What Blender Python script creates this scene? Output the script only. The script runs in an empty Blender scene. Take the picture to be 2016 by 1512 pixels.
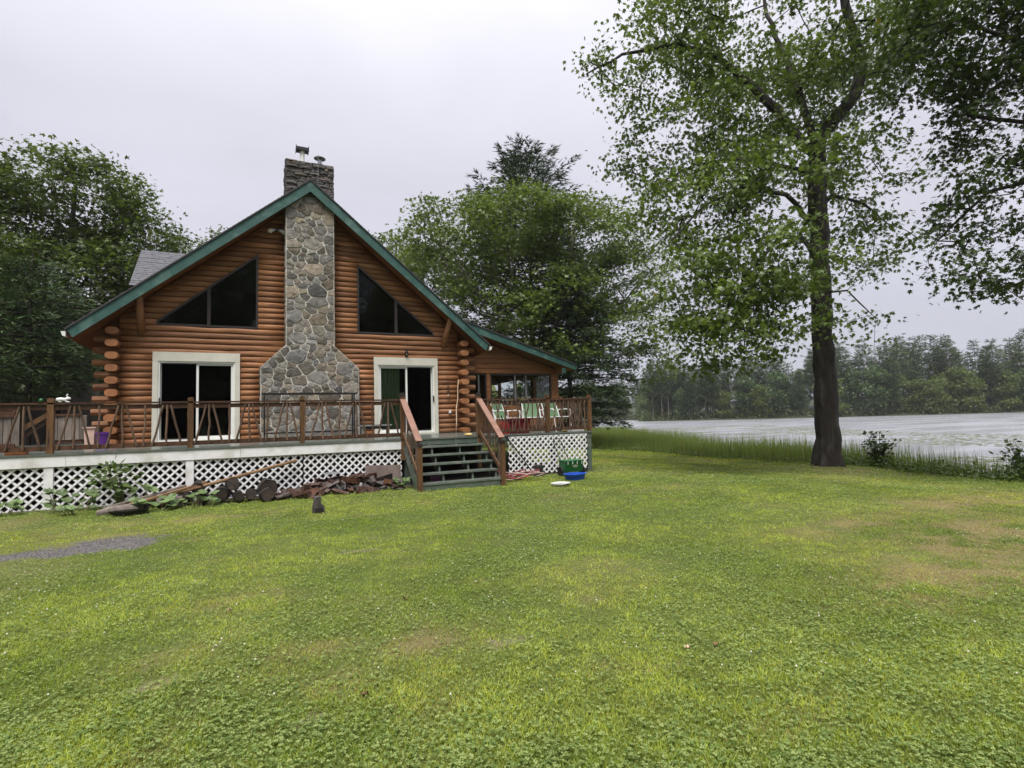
import bpy, math, random
import numpy as np
from math import sin, cos, pi, radians, sqrt, hypot, atan2
from mathutils import Vector, Matrix

R = random.Random(7)
NR = np.random.default_rng(7)
scene = bpy.context.scene
COL = scene.collection

# ------------------------------------------------------------------ camera
EYE = Vector((0.0, 0.0, 1.552))
YAW, PITCH, ROLL = 0.449, 0.062, 0.027
cam_data = bpy.data.cameras.new("camera")
cam_data.sensor_width = 36.0
cam_data.lens = 36.0 * 1044.0 / 2016.0
cam_data.clip_start = 0.05
cam_data.clip_end = 3000.0
cam = bpy.data.objects.new("camera", cam_data)
COL.objects.link(cam)
FW = Vector((sin(YAW) * cos(PITCH), cos(YAW) * cos(PITCH), sin(PITCH)))
RT = Vector((cos(YAW), -sin(YAW), 0))
UP = RT.cross(FW)
rt2 = RT * cos(ROLL) - UP * sin(ROLL)
up2 = UP * cos(ROLL) + RT * sin(ROLL)
m = Matrix((rt2, up2, -FW)).transposed().to_4x4()
m.translation = EYE
cam.matrix_world = m
scene.camera = cam
CF = Vector((sin(YAW), cos(YAW), 0))        # level forward, used to lay trees out in plan


def plan(r, d, z=0.0):
    """plan position r metres to the right of and d metres ahead of where the photographer stands"""
    p = RT * r + CF * d
    return Vector((p.x, p.y, z))


# ------------------------------------------------------------------ overcast sky
SUN_EL, SUN_AZ = radians(66), radians(-150)
world = bpy.data.worlds.new("World")
scene.world = world
world.use_nodes = True
nt = world.node_tree
nt.nodes.clear()
n_out = nt.nodes.new("ShaderNodeOutputWorld")
n_bg = nt.nodes.new("ShaderNodeBackground")
n_tc = nt.nodes.new("ShaderNodeTexCoord")
n_sep = nt.nodes.new("ShaderNodeSeparateXYZ")
nt.links.new(n_tc.outputs["Generated"], n_sep.inputs[0])
n_ramp = nt.nodes.new("ShaderNodeValToRGB")
cr = n_ramp.color_ramp
cr.interpolation = 'EASE'
cr.elements[0].position = 0.0
cr.elements[0].color = (0.186, 0.188, 0.212, 1)
cr.elements[1].position = 1.0
cr.elements[1].color = (0.50, 0.496, 0.53, 1)
e = cr.elements.new(0.34); e.color = (0.234, 0.232, 0.262, 1)
nt.links.new(n_sep.outputs[2], n_ramp.inputs[0])
n_map = nt.nodes.new("ShaderNodeMapping")
n_map.inputs["Scale"].default_value = (1.0, 1.0, 2.2)
nt.links.new(n_tc.outputs["Generated"], n_map.inputs[0])
n_noise = nt.nodes.new("ShaderNodeTexNoise")
n_noise.inputs["Scale"].default_value = 2.0
n_noise.inputs["Detail"].default_value = 5.0
n_noise.inputs["Roughness"].default_value = 0.5
n_noise.inputs["Distortion"].default_value = 0.5
nt.links.new(n_map.outputs[0], n_noise.inputs["Vector"])
n_mr = nt.nodes.new("ShaderNodeMapRange")
n_mr.inputs[1].default_value = 0.3; n_mr.inputs[2].default_value = 0.7
n_mr.inputs[3].default_value = 0.88; n_mr.inputs[4].default_value = 1.03
nt.links.new(n_noise.outputs[0], n_mr.inputs[0])
n_mul = nt.nodes.new("ShaderNodeVectorMath"); n_mul.operation = 'SCALE'
nt.links.new(n_ramp.outputs[0], n_mul.inputs[0])
nt.links.new(n_mr.outputs[0], n_mul.inputs["Scale"])
n_sky = nt.nodes.new("ShaderNodeTexSky")
n_sky.sky_type = 'NISHITA'
n_sky.sun_disc = False
n_sky.sun_elevation = SUN_EL
n_sky.sun_rotation = SUN_AZ
n_skys = nt.nodes.new("ShaderNodeVectorMath"); n_skys.operation = 'SCALE'
n_skys.inputs["Scale"].default_value = 0.05
nt.links.new(n_sky.outputs[0], n_skys.inputs[0])
n_mix = nt.nodes.new("ShaderNodeMix"); n_mix.data_type = 'RGBA'
n_mix.inputs[0].default_value = 0.95            # cloud cover
nt.links.new(n_skys.outputs[0], n_mix.inputs[6])
nt.links.new(n_mul.outputs[0], n_mix.inputs[7])
nt.links.new(n_mix.outputs[2], n_bg.inputs[0])
n_bg.inputs[1].default_value = 1.0
nt.links.new(n_bg.outputs[0], n_out.inputs[0])

sun_d = bpy.data.lights.new("sun", 'SUN')
sun_d.energy = 1.5
sun_d.angle = radians(28)
sun_d.color = (1.0, 0.97, 0.93)
sun = bpy.data.objects.new("sun", sun_d)
COL.objects.link(sun)
sdir = Vector((sin(SUN_AZ) * cos(SUN_EL), cos(SUN_AZ) * cos(SUN_EL), sin(SUN_EL)))
sun.rotation_euler = (-sdir).to_track_quat('-Z', 'Y').to_euler()
sun.location = (0, 0, 60)

scene.view_settings.view_transform = 'Standard'
scene.view_settings.look = 'None'
scene.view_settings.exposure = 1.7
scene.view_settings.gamma = 1.0
scene.cycles.use_denoising = True
scene.cycles.max_bounces = 8
scene.cycles.diffuse_bounces = 3
scene.cycles.glossy_bounces = 3
scene.cycles.transmission_bounces = 6
scene.cycles.transparent_max_bounces = 12
scene.cycles.volume_bounces = 0
scene.cycles.caustics_reflective = False
scene.cycles.caustics_refractive = False


# ------------------------------------------------------------------ materials
MATS = {}


def mat(name, c1, c2=None, scale=6.0, rough=0.65, bump=0.0, bscale=40.0, stretch=(1, 1, 1), spec=0.4,
        rnd=0.0, c3=None, c3scale=1.2, c3amt=0.5, attr=False, translucent=0.0, metal=0.0, hue=0.0, detail=6.0):
    """procedural surface: two colours mixed by noise, an optional third one in patches, bump, per-object variation"""
    M = bpy.data.materials.new(name)
    M.use_nodes = True
    t = M.node_tree
    t.nodes.clear()
    L = t.links.new
    out = t.nodes.new("ShaderNodeOutputMaterial")
    b = t.nodes.new("ShaderNodeBsdfPrincipled")
    b.inputs["Roughness"].default_value = rough
    b.inputs["Specular IOR Level"].default_value = spec
    b.inputs["Metallic"].default_value = metal
    tc = t.nodes.new("ShaderNodeTexCoord")
    mp = t.nodes.new("ShaderNodeMapping")
    mp.inputs["Scale"].default_value = stretch
    L(tc.outputs["Object"], mp.inputs[0])
    oi = t.nodes.new("ShaderNodeObjectInfo")
    if rnd or hue:
        ofs = t.nodes.new("ShaderNodeVectorMath"); ofs.operation = 'SCALE'
        cmb = t.nodes.new("ShaderNodeCombineXYZ")
        for i in range(3):
            L(oi.outputs["Random"], cmb.inputs[i])
        ofs.inputs["Scale"].default_value = 37.0
        L(cmb.outputs[0], ofs.inputs[0])
        L(ofs.outputs[0], mp.inputs["Location"])
    c2 = c2 or tuple(v * 0.75 for v in c1)
    if attr:
        at = t.nodes.new("ShaderNodeAttribute"); at.attribute_name = "Col"
        col = at.outputs["Color"]
    else:
        nz = t.nodes.new("ShaderNodeTexNoise")
        nz.inputs["Scale"].default_value = scale
        nz.inputs["Detail"].default_value = detail
        nz.inputs["Roughness"].default_value = 0.6
        L(mp.outputs[0], nz.inputs["Vector"])
        rp = t.nodes.new("ShaderNodeValToRGB")
        rp.color_ramp.elements[0].position = 0.32; rp.color_ramp.elements[0].color = (*c2, 1)
        rp.color_ramp.elements[1].position = 0.68; rp.color_ramp.elements[1].color = (*c1, 1)
        L(nz.outputs[0], rp.inputs[0])
        col = rp.outputs[0]
    if c3:
        n3 = t.nodes.new("ShaderNodeTexNoise")
        n3.inputs["Scale"].default_value = c3scale; n3.inputs["Detail"].default_value = 5
        L(mp.outputs[0], n3.inputs["Vector"])
        mr = t.nodes.new("ShaderNodeMapRange")
        mr.inputs[1].default_value = 0.5; mr.inputs[2].default_value = 0.72; mr.inputs[4].default_value = c3amt
        L(n3.outputs[0], mr.inputs[0])
        mx = t.nodes.new("ShaderNodeMix"); mx.data_type = 'RGBA'
        L(mr.outputs[0], mx.inputs[0]); L(col, mx.inputs[6]); mx.inputs[7].default_value = (*c3, 1)
        col = mx.outputs[2]
    if rnd or hue:
        hs = t.nodes.new("ShaderNodeHueSaturation")
        mr2 = t.nodes.new("ShaderNodeMapRange")
        mr2.inputs[3].default_value = 1 - rnd; mr2.inputs[4].default_value = 1 + rnd
        L(oi.outputs["Random"], mr2.inputs[0]); L(mr2.outputs[0], hs.inputs["Value"])
        if hue:
            ms = t.nodes.new("ShaderNodeMath"); ms.operation = 'MULTIPLY'; ms.inputs[1].default_value = 7.31
            fr = t.nodes.new("ShaderNodeMath"); fr.operation = 'FRACT'
            L(oi.outputs["Random"], ms.inputs[0]); L(ms.outputs[0], fr.inputs[0])
            mr3 = t.nodes.new("ShaderNodeMapRange")
            mr3.inputs[3].default_value = 0.25; mr3.inputs[4].default_value = 1 + hue
            L(fr.outputs[0], mr3.inputs[0]); L(mr3.outputs[0], hs.inputs["Saturation"])
        L(col, hs.inputs["Color"])
        col = hs.outputs[0]
    L(col, b.inputs["Base Color"])
    if bump:
        nb = t.nodes.new("ShaderNodeTexNoise")
        nb.inputs["Scale"].default_value = bscale; nb.inputs["Detail"].default_value = 6
        L(mp.outputs[0], nb.inputs["Vector"])
        bp = t.nodes.new("ShaderNodeBump")
        bp.inputs["Strength"].default_value = min(1.0, bump); bp.inputs["Distance"].default_value = 0.02
        L(nb.outputs[0], bp.inputs["Height"]); L(bp.outputs[0], b.inputs["Normal"])
    sh = b.outputs[0]
    if translucent:
        tr = t.nodes.new("ShaderNodeBsdfTranslucent")
        tm = t.nodes.new("ShaderNodeVectorMath"); tm.operation = 'MULTIPLY'
        tm.inputs[1].default_value = (1.25, 1.3, 0.6)
        L(col, tm.inputs[0]); L(tm.outputs[0], tr.inputs[0])
        ms = t.nodes.new("ShaderNodeMixShader"); ms.inputs[0].default_value = translucent
        L(sh, ms.inputs[1]); L(tr.outputs[0], ms.inputs[2])
        sh = ms.outputs[0]
    L(sh, out.inputs[0])
    MATS[name] = M
    return M


def glass_mat(name, tint=(0.75, 0.8, 0.78), ior=1.4):
    M = bpy.data.materials.new(name); M.use_nodes = True
    t = M.node_tree; t.nodes.clear(); L = t.links.new
    out = t.nodes.new("ShaderNodeOutputMaterial")
    tr = t.nodes.new("ShaderNodeBsdfTransparent"); tr.inputs[0].default_value = (*tint, 1)
    gl = t.nodes.new("ShaderNodeBsdfGlossy"); gl.inputs["Roughness"].default_value = 0.02
    fr = t.nodes.new("ShaderNodeFresnel"); fr.inputs[0].default_value = ior
    mx = t.nodes.new("ShaderNodeMixShader")
    L(fr.outputs[0], mx.inputs[0]); L(tr.outputs[0], mx.inputs[1]); L(gl.outputs[0], mx.inputs[2])
    L(mx.outputs[0], out.inputs[0])
    MATS[name] = M
    return M


mat('log_wood', (0.315, 0.142, 0.060), (0.190, 0.079, 0.033), scale=3.0, stretch=(0.55, 3, 5), rough=0.6, bump=0.35, bscale=5,
    rnd=0.30, c3=(0.36, 0.185, 0.090), c3scale=1.4, c3amt=0.55, spec=0.35)
mat('log_end', (0.34, 0.145, 0.058), (0.22, 0.085, 0.032), scale=7, rough=0.6, rnd=0.15, bump=0.3, bscale=25)
mat('siding', (0.29, 0.122, 0.044), (0.18, 0.07, 0.026), scale=4, stretch=(0.5, 3, 5), rough=0.5, rnd=0.12)
mat('soffit', (0.26, 0.092, 0.028), (0.17, 0.055, 0.016), scale=4, rough=0.6, rnd=0.12)
mat('green_trim', (0.040, 0.108, 0.092), (0.024, 0.070, 0.060), scale=5, rough=0.55, c3=(0.13, 0.22, 0.195), c3scale=2.6, c3amt=0.6, bump=0.15)
mat('shingle', (0.15, 0.15, 0.165), (0.075, 0.075, 0.085), scale=9, rough=0.8, bump=0.5, bscale=60, rnd=0.15)
mat('shingle_edge', (0.045, 0.042, 0.042), rough=0.8)
mat('cream_trim', (0.60, 0.585, 0.50), (0.52, 0.50, 0.42), scale=3, rough=0.6)
mat('white_vinyl', (0.78, 0.78, 0.74), (0.70, 0.70, 0.66), scale=3, rough=0.4)
mat('white_paint', (0.80, 0.79, 0.79), (0.70, 0.69, 0.68), scale=6, rough=0.55, c3=(0.40, 0.39, 0.31), c3scale=2.2, c3amt=0.75, bump=0.15)
mat('white_lattice', (0.82, 0.81, 0.82), (0.74, 0.73, 0.73), scale=4, rough=0.5, rnd=0.05, c3=(0.56, 0.55, 0.48), c3scale=1.1, c3amt=0.4)
mat('bronze', (0.035, 0.027, 0.024), rough=0.45)
mat('black_metal', (0.02, 0.018, 0.018), rough=0.4)
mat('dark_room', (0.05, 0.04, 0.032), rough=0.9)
mat('stone', (0.255, 0.215, 0.165), (0.105, 0.088, 0.068), scale=8, rough=0.8, bump=1.0, bscale=13, rnd=0.55, hue=0.2,
    c3=(0.10, 0.092, 0.082), c3scale=2.5, c3amt=0.5)
mat('stone_dark', (0.085, 0.072, 0.062), (0.035, 0.03, 0.027), scale=8, rough=0.7, bump=0.7, bscale=20, rnd=0.5, hue=0.2,
    c3=(0.17, 0.12, 0.085), c3scale=2.0, c3amt=0.6)
mat('mortar', (0.60, 0.575, 0.50), (0.44, 0.415, 0.355), scale=12, rough=0.9, bump=0.5, bscale=30)
mat('mortar_dark', (0.10, 0.09, 0.08), (0.06, 0.055, 0.05), scale=12, rough=0.9, bump=0.5, bscale=30)
mat('rail_wood', (0.095, 0.044, 0.024), (0.048, 0.022, 0.013), scale=5, stretch=(2, 2, 0.6), rough=0.45, bump=0.3, bscale=20, rnd=0.25)
mat('post_wood', (0.155, 0.080, 0.035), (0.078, 0.038, 0.018), scale=5, stretch=(3, 3, 0.5), rough=0.45, bump=0.3, bscale=20, rnd=0.2)
mat('twig', (0.150, 0.090, 0.056), (0.075, 0.043, 0.027), scale=8, stretch=(1, 1, 0.4), rough=0.6, bump=0.4, bscale=30, rnd=0.3)
mat('handrail', (0.27, 0.145, 0.10), (0.18, 0.092, 0.062), scale=5, rough=0.35, bump=0.15, bscale=20)
mat('deck_paint', (0.125, 0.14, 0.122), (0.085, 0.098, 0.085), scale=5, rough=0.22, spec=0.6, c3=(0.19, 0.19, 0.17), c3scale=2, c3amt=0.5)
mat('deck_green', (0.105, 0.135, 0.108), (0.07, 0.092, 0.072), scale=5, rough=0.4, c3=(0.19, 0.185, 0.15), c3scale=2.3, c3amt=0.5, bump=0.15)
mat('tread', (0.135, 0.158, 0.135), (0.09, 0.108, 0.09), scale=6, rough=0.3, c3=(0.25, 0.25, 0.22), c3scale=3, c3amt=0.5, spec=0.5)
mat('grey_plank', (0.22, 0.185, 0.155), (0.12, 0.095, 0.075), scale=6, stretch=(2, 2, 0.5), rough=0.7, rnd=0.25, bump=0.3)
mat('bark', (0.036, 0.028, 0.023), (0.010, 0.008, 0.0065), scale=9, stretch=(2.2, 2.2, 0.5), rough=0.85, bump=1.0, bscale=9,
    c3=(0.10, 0.090, 0.076), c3scale=2.4, c3amt=0.55)
mat('bark_dark', (0.045, 0.035, 0.028), (0.02, 0.016, 0.013), scale=6, stretch=(2, 2, 0.6), rough=0.9, bump=0.5, bscale=10)
mat('bark_pale', (0.19, 0.17, 0.15), (0.08, 0.068, 0.06), scale=5, stretch=(2, 2, 0.6), rough=0.9, bump=0.5, bscale=10)
mat('leaf', (0.08, 0.12, 0.03), attr=True, rough=0.42, spec=0.35, translucent=0.33)
mat('needle', (0.04, 0.07, 0.03), attr=True, rough=0.6, spec=0.25, translucent=0.12)
mat('grass', (0.1, 0.16, 0.03), attr=True, rough=0.6, spec=0.18, translucent=0.42)
mat('firewood', (0.095, 0.044, 0.027), (0.026, 0.014, 0.010), scale=8, stretch=(2, 2, 1), rough=0.6, bump=0.6, bscale=18, rnd=0.45, hue=0.2)
mat('firewood_end', (0.042, 0.028, 0.021), (0.016, 0.011, 0.009), scale=9, rough=0.6, bump=0.5, bscale=20, rnd=0.3)
mat('firewood_bark', (0.026, 0.020, 0.017), (0.010, 0.008, 0.007), scale=9, rough=0.7, bump=0.8, bscale=18, rnd=0.3)
mat('pole_wood', (0.21, 0.125, 0.06), (0.12, 0.066, 0.032), scale=6, rough=0.5, rnd=0.2, bump=0.2)
mat('wet_plywood', (0.15, 0.115, 0.095), (0.085, 0.06, 0.05), scale=5, rough=0.4, c3=(0.06, 0.035, 0.03), c3scale=3, c3amt=0.8)
mat('terracotta', (0.42, 0.155, 0.06), (0.34, 0.12, 0.045), rough=0.6)
mat('pink_plastic', (0.62, 0.42, 0.34), rough=0.5)
mat('purple_plastic', (0.105, 0.028, 0.22), rough=0.4)
mat('mauve_plastic', (0.30, 0.09, 0.24), rough=0.4)
mat('white_ceramic', (0.78, 0.77, 0.75), rough=0.25)
mat('blue_plastic', (0.014, 0.085, 0.46), (0.012, 0.07, 0.38), rough=0.35)
mat('green_plastic', (0.018, 0.15, 0.045), (0.014, 0.11, 0.035), rough=0.35)
mat('white_mark', (0.75, 0.78, 0.75), rough=0.5)
mat('red_plastic', (0.32, 0.018, 0.018), rough=0.35)
mat('dark_red', (0.11, 0.008, 0.012), rough=0.35)
mat('rubber', (0.012, 0.012, 0.012), rough=0.6)
mat('hose_red', (0.30, 0.05, 0.055), (0.20, 0.035, 0.04), rough=0.4)
mat('hose_white', (0.46, 0.33, 0.30), rough=0.4)
mat('sling_green', (0.10, 0.18, 0.09), (0.085, 0.155, 0.075), scale=30, rough=0.7)
mat('white_tube', (0.80, 0.80, 0.78), rough=0.3)
mat('curtain', (0.34, 0.46, 0.24), (0.27, 0.38, 0.20), scale=5, stretch=(3, 3, 0.3), rough=0.9)
mat('galvanised', (0.45, 0.46, 0.48), (0.35, 0.36, 0.38), rough=0.35, metal=0.8)
mat('pale_stick', (0.62, 0.47, 0.33), (0.48, 0.35, 0.23), rough=0.6)
mat('yellow_foam', (0.60, 0.45, 0.16), (0.5, 0.36, 0.11), rough=0.8)
mat('grey_paint', (0.22, 0.225, 0.22), (0.15, 0.155, 0.15), rough=0.4)


def add_knots(M, scale, col, size=0.07, stretch=(0.6, 2.0, 2.6)):
    """small dark knots and short checks on a wood surface"""
    t = M.node_tree; L = t.links.new
    b = next(n for n in t.nodes if n.type == 'BSDF_PRINCIPLED')
    src = b.inputs['Base Color'].links[0].from_socket
    mp0 = next(n for n in t.nodes if n.type == 'MAPPING')
    tc = next(n for n in t.nodes if n.type == 'TEX_COORD')
    mp = t.nodes.new('ShaderNodeMapping'); mp.inputs['Scale'].default_value = stretch
    L(tc.outputs['Object'], mp.inputs[0])
    if mp0.inputs['Location'].links: L(mp0.inputs['Location'].links[0].from_socket, mp.inputs['Location'])
    v = t.nodes.new('ShaderNodeTexVoronoi'); v.inputs['Scale'].default_value = scale
    L(mp.outputs[0], v.inputs['Vector'])
    mr = t.nodes.new('ShaderNodeMapRange'); mr.inputs[1].default_value = size; mr.inputs[2].default_value = size * 2.2; mr.inputs[3].default_value = 0.75; mr.inputs[4].default_value = 0.0
    L(v.outputs['Distance'], mr.inputs[0])
    mx = t.nodes.new('ShaderNodeMix'); mx.data_type = 'RGBA'; mx.inputs[7].default_value = (*col, 1)
    L(mr.outputs[0], mx.inputs[0]); L(src, mx.inputs[6]); L(mx.outputs[2], b.inputs['Base Color'])


add_knots(MATS['log_wood'], 2.6, (0.075, 0.026, 0.010), 0.075)
add_knots(MATS['post_wood'], 4.0, (0.03, 0.015, 0.008), 0.08, (3, 3, 1))
glass_mat('glass', (0.55, 0.58, 0.57), 1.40)
glass_mat('door_glass', (0.76, 0.79, 0.78), 1.38)
glass_mat('porch_glass', (0.86, 0.89, 0.88), 1.45)
glass_mat('screen_mesh', (0.30, 0.30, 0.30), 1.05)


# ------------------------------------------------------------------ mesh helpers
class MB:
    def __init__(self):
        self.v = []; self.f = []; self.mi = []

    def add(self, verts, faces, mi=0):
        o = len(self.v)
        self.v.extend([tuple(p) for p in verts])
        self.f.extend([tuple(i + o for i in f) for f in faces])
        self.mi.extend([mi] * len(faces))
        return self

    def box(self, x0, x1, y0, y1, z0, z1, mi=0):
        vs = [(x, y, z) for z in (z0, z1) for y in (y0, y1) for x in (x0, x1)]
        return self.add(vs, [(0, 2, 3, 1), (4, 5, 7, 6), (0, 1, 5, 4), (2, 6, 7, 3), (0, 4, 6, 2), (1, 3, 7, 5)], mi)

    def bar(self, p, q, w, h, up=(0, 0, 1), mi=0):
        """box from p to q, w across, h along 'up'"""
        p = Vector(p); q = Vector(q); d = (q - p).normalized()
        s = d.cross(Vector(up))
        if s.length < 1e-4: s = d.cross(Vector((0, 1, 0)))
        s.normalize(); u = s.cross(d)
        vs = []
        for c in (p, q):
            for a, b in ((-1, -1), (1, -1), (1, 1), (-1, 1)):
                vs.append(c + s * (a * w / 2) + u * (b * h / 2))
        return self.add(vs, [(3, 2, 1, 0), (4, 5, 6, 7), (0, 1, 5, 4), (1, 2, 6, 5), (2, 3, 7, 6), (3, 0, 4, 7)], mi)

    def tube(self, pts, rad, n=6, cap=True, mi=0):
        pts = [Vector(p) for p in pts]
        if not hasattr(rad, '__len__'): rad = [rad] * len(pts)
        o = len(self.v); ref = None
        for i, p in enumerate(pts):
            d = (pts[min(i + 1, len(pts) - 1)] - pts[max(i - 1, 0)])
            d = d.normalized() if d.length > 1e-6 else Vector((0, 0, 1))
            if ref is None:
                ref = d.orthogonal().normalized()
            a = (ref - d * ref.dot(d))
            a = a.normalized() if a.length > 1e-5 else d.orthogonal().normalized()
            ref = a; b = d.cross(a)
            for k in range(n):
                t = 2 * pi * k / n
                self.v.append(tuple(p + (a * cos(t) + b * sin(t)) * rad[i]))
        for i in range(len(pts) - 1):
            for k in range(n):
                k2 = (k + 1) % n
                self.f.append((o + i * n + k, o + i * n + k2, o + (i + 1) * n + k2, o + (i + 1) * n + k)); self.mi.append(mi)
        if cap:
            self.f.append(tuple(o + k for k in reversed(range(n)))); self.mi.append(mi)
            e = o + (len(pts) - 1) * n
            self.f.append(tuple(e + k for k in range(n))); self.mi.append(mi)
        return self

    def prism(self, poly, a0, a1, axis='Y', mi=0):
        """polygon (pairs) extruded along an axis; Y: pairs are (x,z), X: (y,z), Z: (x,y)"""
        n = len(poly)
        def P(c, a):
            return (c[0], a, c[1]) if axis == 'Y' else ((a, c[0], c[1]) if axis == 'X' else (c[0], c[1], a))
        vs = [P(c, a0) for c in poly] + [P(c, a1) for c in poly]
        fs = [tuple(range(n)), tuple(reversed(range(n, 2 * n)))] + [(i, i + n, (i + 1) % n + n, (i + 1) % n) for i in range(n)]
        return self.add(vs, fs, mi)

    def lathe(self, prof, c=(0, 0, 0), n=16, mi=0, close=True):
        """profile of (radius, z) turned about the vertical through c"""
        o = len(self.v)
        for r, z in prof:
            for k in range(n):
                t = 2 * pi * k / n
                self.v.append((c[0] + r * cos(t), c[1] + r * sin(t), c[2] + z))
        for i in range(len(prof) - 1):
            for k in range(n):
                k2 = (k + 1) % n
                self.f.append((o + i * n + k, o + i * n + k2, o + (i + 1) * n + k2, o + (i + 1) * n + k)); self.mi.append(mi)
        if close:
            self.f.append(tuple(o + k for k in reversed(range(n)))); self.mi.append(mi)
            e = o + (len(prof) - 1) * n
            self.f.append(tuple(e + k for k in range(n))); self.mi.append(mi)
        return self

    def jitter(self, a):
        self.v = [(x + R.uniform(-a, a), y + R.uniform(-a, a), z + R.uniform(-a, a)) for x, y, z in self.v]
        return self


def root_of(o):
    while o.parent: o = o.parent
    return o


def link_mesh(name, me, parent=None):
    o = bpy.data.objects.new(name, me)
    COL.objects.link(o)
    if parent is not None: o.parent = parent
    return o


def build(name, mb, mats, parent=None, smooth=False, local=False):
    """one mesh object; vertices are in world coordinates unless local, and are brought into the thing's own frame"""
    off = Vector((0, 0, 0))
    if parent is not None and not local: off = root_of(parent).location
    me = bpy.data.meshes.new(name)
    me.from_pydata([(x - off.x, y - off.y, z - off.z) for x, y, z in mb.v], [], mb.f)
    if isinstance(mats, str): mats = [mats]
    for mm in mats: me.materials.append(MATS[mm])
    if len(mats) > 1: me.polygons.foreach_set('material_index', mb.mi)
    if smooth: me.polygons.foreach_set('use_smooth', [True] * len(me.polygons))
    # outward normals
    import bmesh
    bm = bmesh.new(); bm.from_mesh(me); bmesh.ops.recalc_face_normals(bm, faces=bm.faces); bm.to_mesh(me); bm.free()
    me.update()
    return link_mesh(name, me, parent)


def np_mesh(name, V, F, mats, col=None, parent=None, smooth=False, mi=None):
    """big mesh from arrays, faces all triangles or all quads"""
    me = bpy.data.meshes.new(name)
    V = np.asarray(V, np.float32); F = np.asarray(F, np.int32)
    k = F.shape[1]
    me.vertices.add(len(V)); me.vertices.foreach_set('co', V.ravel())
    me.loops.add(F.size); me.loops.foreach_set('vertex_index', F.ravel())
    me.polygons.add(len(F)); me.polygons.foreach_set('loop_start', np.arange(0, F.size, k, dtype=np.int32))
    if smooth: me.polygons.foreach_set('use_smooth', np.ones(len(F), bool))
    if isinstance(mats, str): mats = [mats]
    for mm in mats: me.materials.append(MATS[mm])
    if mi is not None: me.polygons.foreach_set('material_index', np.asarray(mi, np.int32))
    me.update(calc_edges=True)
    if col is not None:
        a = me.color_attributes.new('Col', 'FLOAT_COLOR', 'POINT')
        c = np.ones((len(V), 4), np.float32); c[:, :3] = col
        a.data.foreach_set('color', c.ravel())
    return link_mesh(name, me, parent)


def tag(o, label=None, cat=None, group=None, kind=None):
    if label: o['label'] = label
    if cat: o['category'] = cat
    if group: o['group'] = group
    if kind: o['kind'] = kind
    return o


def thing(name, loc, label, cat, group=None, rz=0.0, scale=1.0):
    o = bpy.data.objects.new(name, None)
    o.empty_display_size = 0.2
    COL.objects.link(o)
    o.location = loc; o.rotation_euler = (0, 0, rz); o.scale = (scale, scale, scale)
    return tag(o, label, cat, group)


def dup(root, loc, rz=0.0, scale=1.0, label=None, group=None):
    r = root.copy(); COL.objects.link(r)
    r.location = loc; r.rotation_euler = (0, 0, rz)
    r.scale = (scale, scale, scale) if not hasattr(scale, '__len__') else scale
    if label: r['label'] = label
    if group: r['group'] = group
    for ch in list(root.children):
        c = ch.copy(); COL.objects.link(c); c.parent = r
        for g in list(ch.children):
            d = g.copy(); COL.objects.link(d); d.parent = c
    return r


def sstep(a, b, x):
    t = np.clip((np.asarray(x, float) - a) / (b - a), 0, 1)
    return t * t * (3 - 2 * t)


# ------------------------------------------------------------------ value noise for lawn colour and terrain
_tab = NR.random((64, 64))


def vnoise(x, y):
    x = np.asarray(x, float); y = np.asarray(y, float)
    xi = np.floor(x).astype(int); yi = np.floor(y).astype(int)
    fx = x - xi; fy = y - yi
    fx = fx * fx * (3 - 2 * fx); fy = fy * fy * (3 - 2 * fy)
    g = lambda i, j: _tab[i % 64, j % 64]
    return (g(xi, yi) * (1 - fx) + g(xi + 1, yi) * fx) * (1 - fy) + (g(xi, yi + 1) * (1 - fx) + g(xi + 1, yi + 1) * fx) * fy


def fbm(x, y, o=4):
    s = 0; a = 0.5; t = 0
    for i in range(o):
        s = s + a * vnoise(x * 2 ** i + 17.3 * i, y * 2 ** i + 9.1 * i); t += a; a *= 0.5
    return s / t


# ------------------------------------------------------------------ ground, lake
WATER_Z = -0.80
FAR = np.array([(-260, 250), (-60, 215), (60, 186), (112, 166), (126, 160), (112, 132), (101, 123), (107, 116), (121, 99), (142, 85), (177, 66), (250, 30), (420, -60)], float)


def far_signed(x, y):
    """positive on the far bank, metres from the far shoreline"""
    x = np.asarray(x, float); y = np.asarray(y, float)
    best = np.full(x.shape, 1e9); sgn = np.ones(x.shape)
    for (ax, ay), (bx, by) in zip(FAR[:-1], FAR[1:]):
        dx, dy = bx - ax, by - ay; L2 = dx * dx + dy * dy
        t = np.clip(((x - ax) * dx + (y - ay) * dy) / L2, 0, 1)
        d = np.hypot(x - ax - t * dx, y - ay - t * dy)
        c = dx * (y - ay) - dy * (x - ax)
        u = d < best
        best = np.where(u, d, best); sgn = np.where(u, np.sign(c), sgn)
    return best * sgn


def edge_x(y):
    y = np.asarray(y, float)
    return 16.6 + np.maximum(0, y - 24) * 0.55 + 0.35 * np.sin(y * 0.7) + np.maximum(0, -y) * 0.15


def ground_z(x, y):
    x = np.asarray(x, float); y = np.asarray(y, float)
    z = 0.09 * sstep(0, -4, x) * sstep(9, 12, y)
    z = z - 0.30 * sstep(8.5, 16.5, x) + 0.05 * (fbm(x * 0.35, y * 0.35, 3) - 0.5)
    z = z + 0.14 * np.exp(-((x - 15.15) ** 2 + (y - 10.15) ** 2) / 1.6)
    s = x - edge_x(y)
    z = np.where(s > 0, np.maximum(-1.5, z - 0.42 * np.minimum(s, 1.4) - 0.12 * np.maximum(s - 1.4, 0)), z)
    fs = far_signed(x, y)
    bank = -1.0 + np.clip(fs, 0, 8) * 0.25 + np.clip(fs - 8, 0, 70) * 0.08
    return np.where(fs > 0, np.maximum(z, bank), z)


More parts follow.
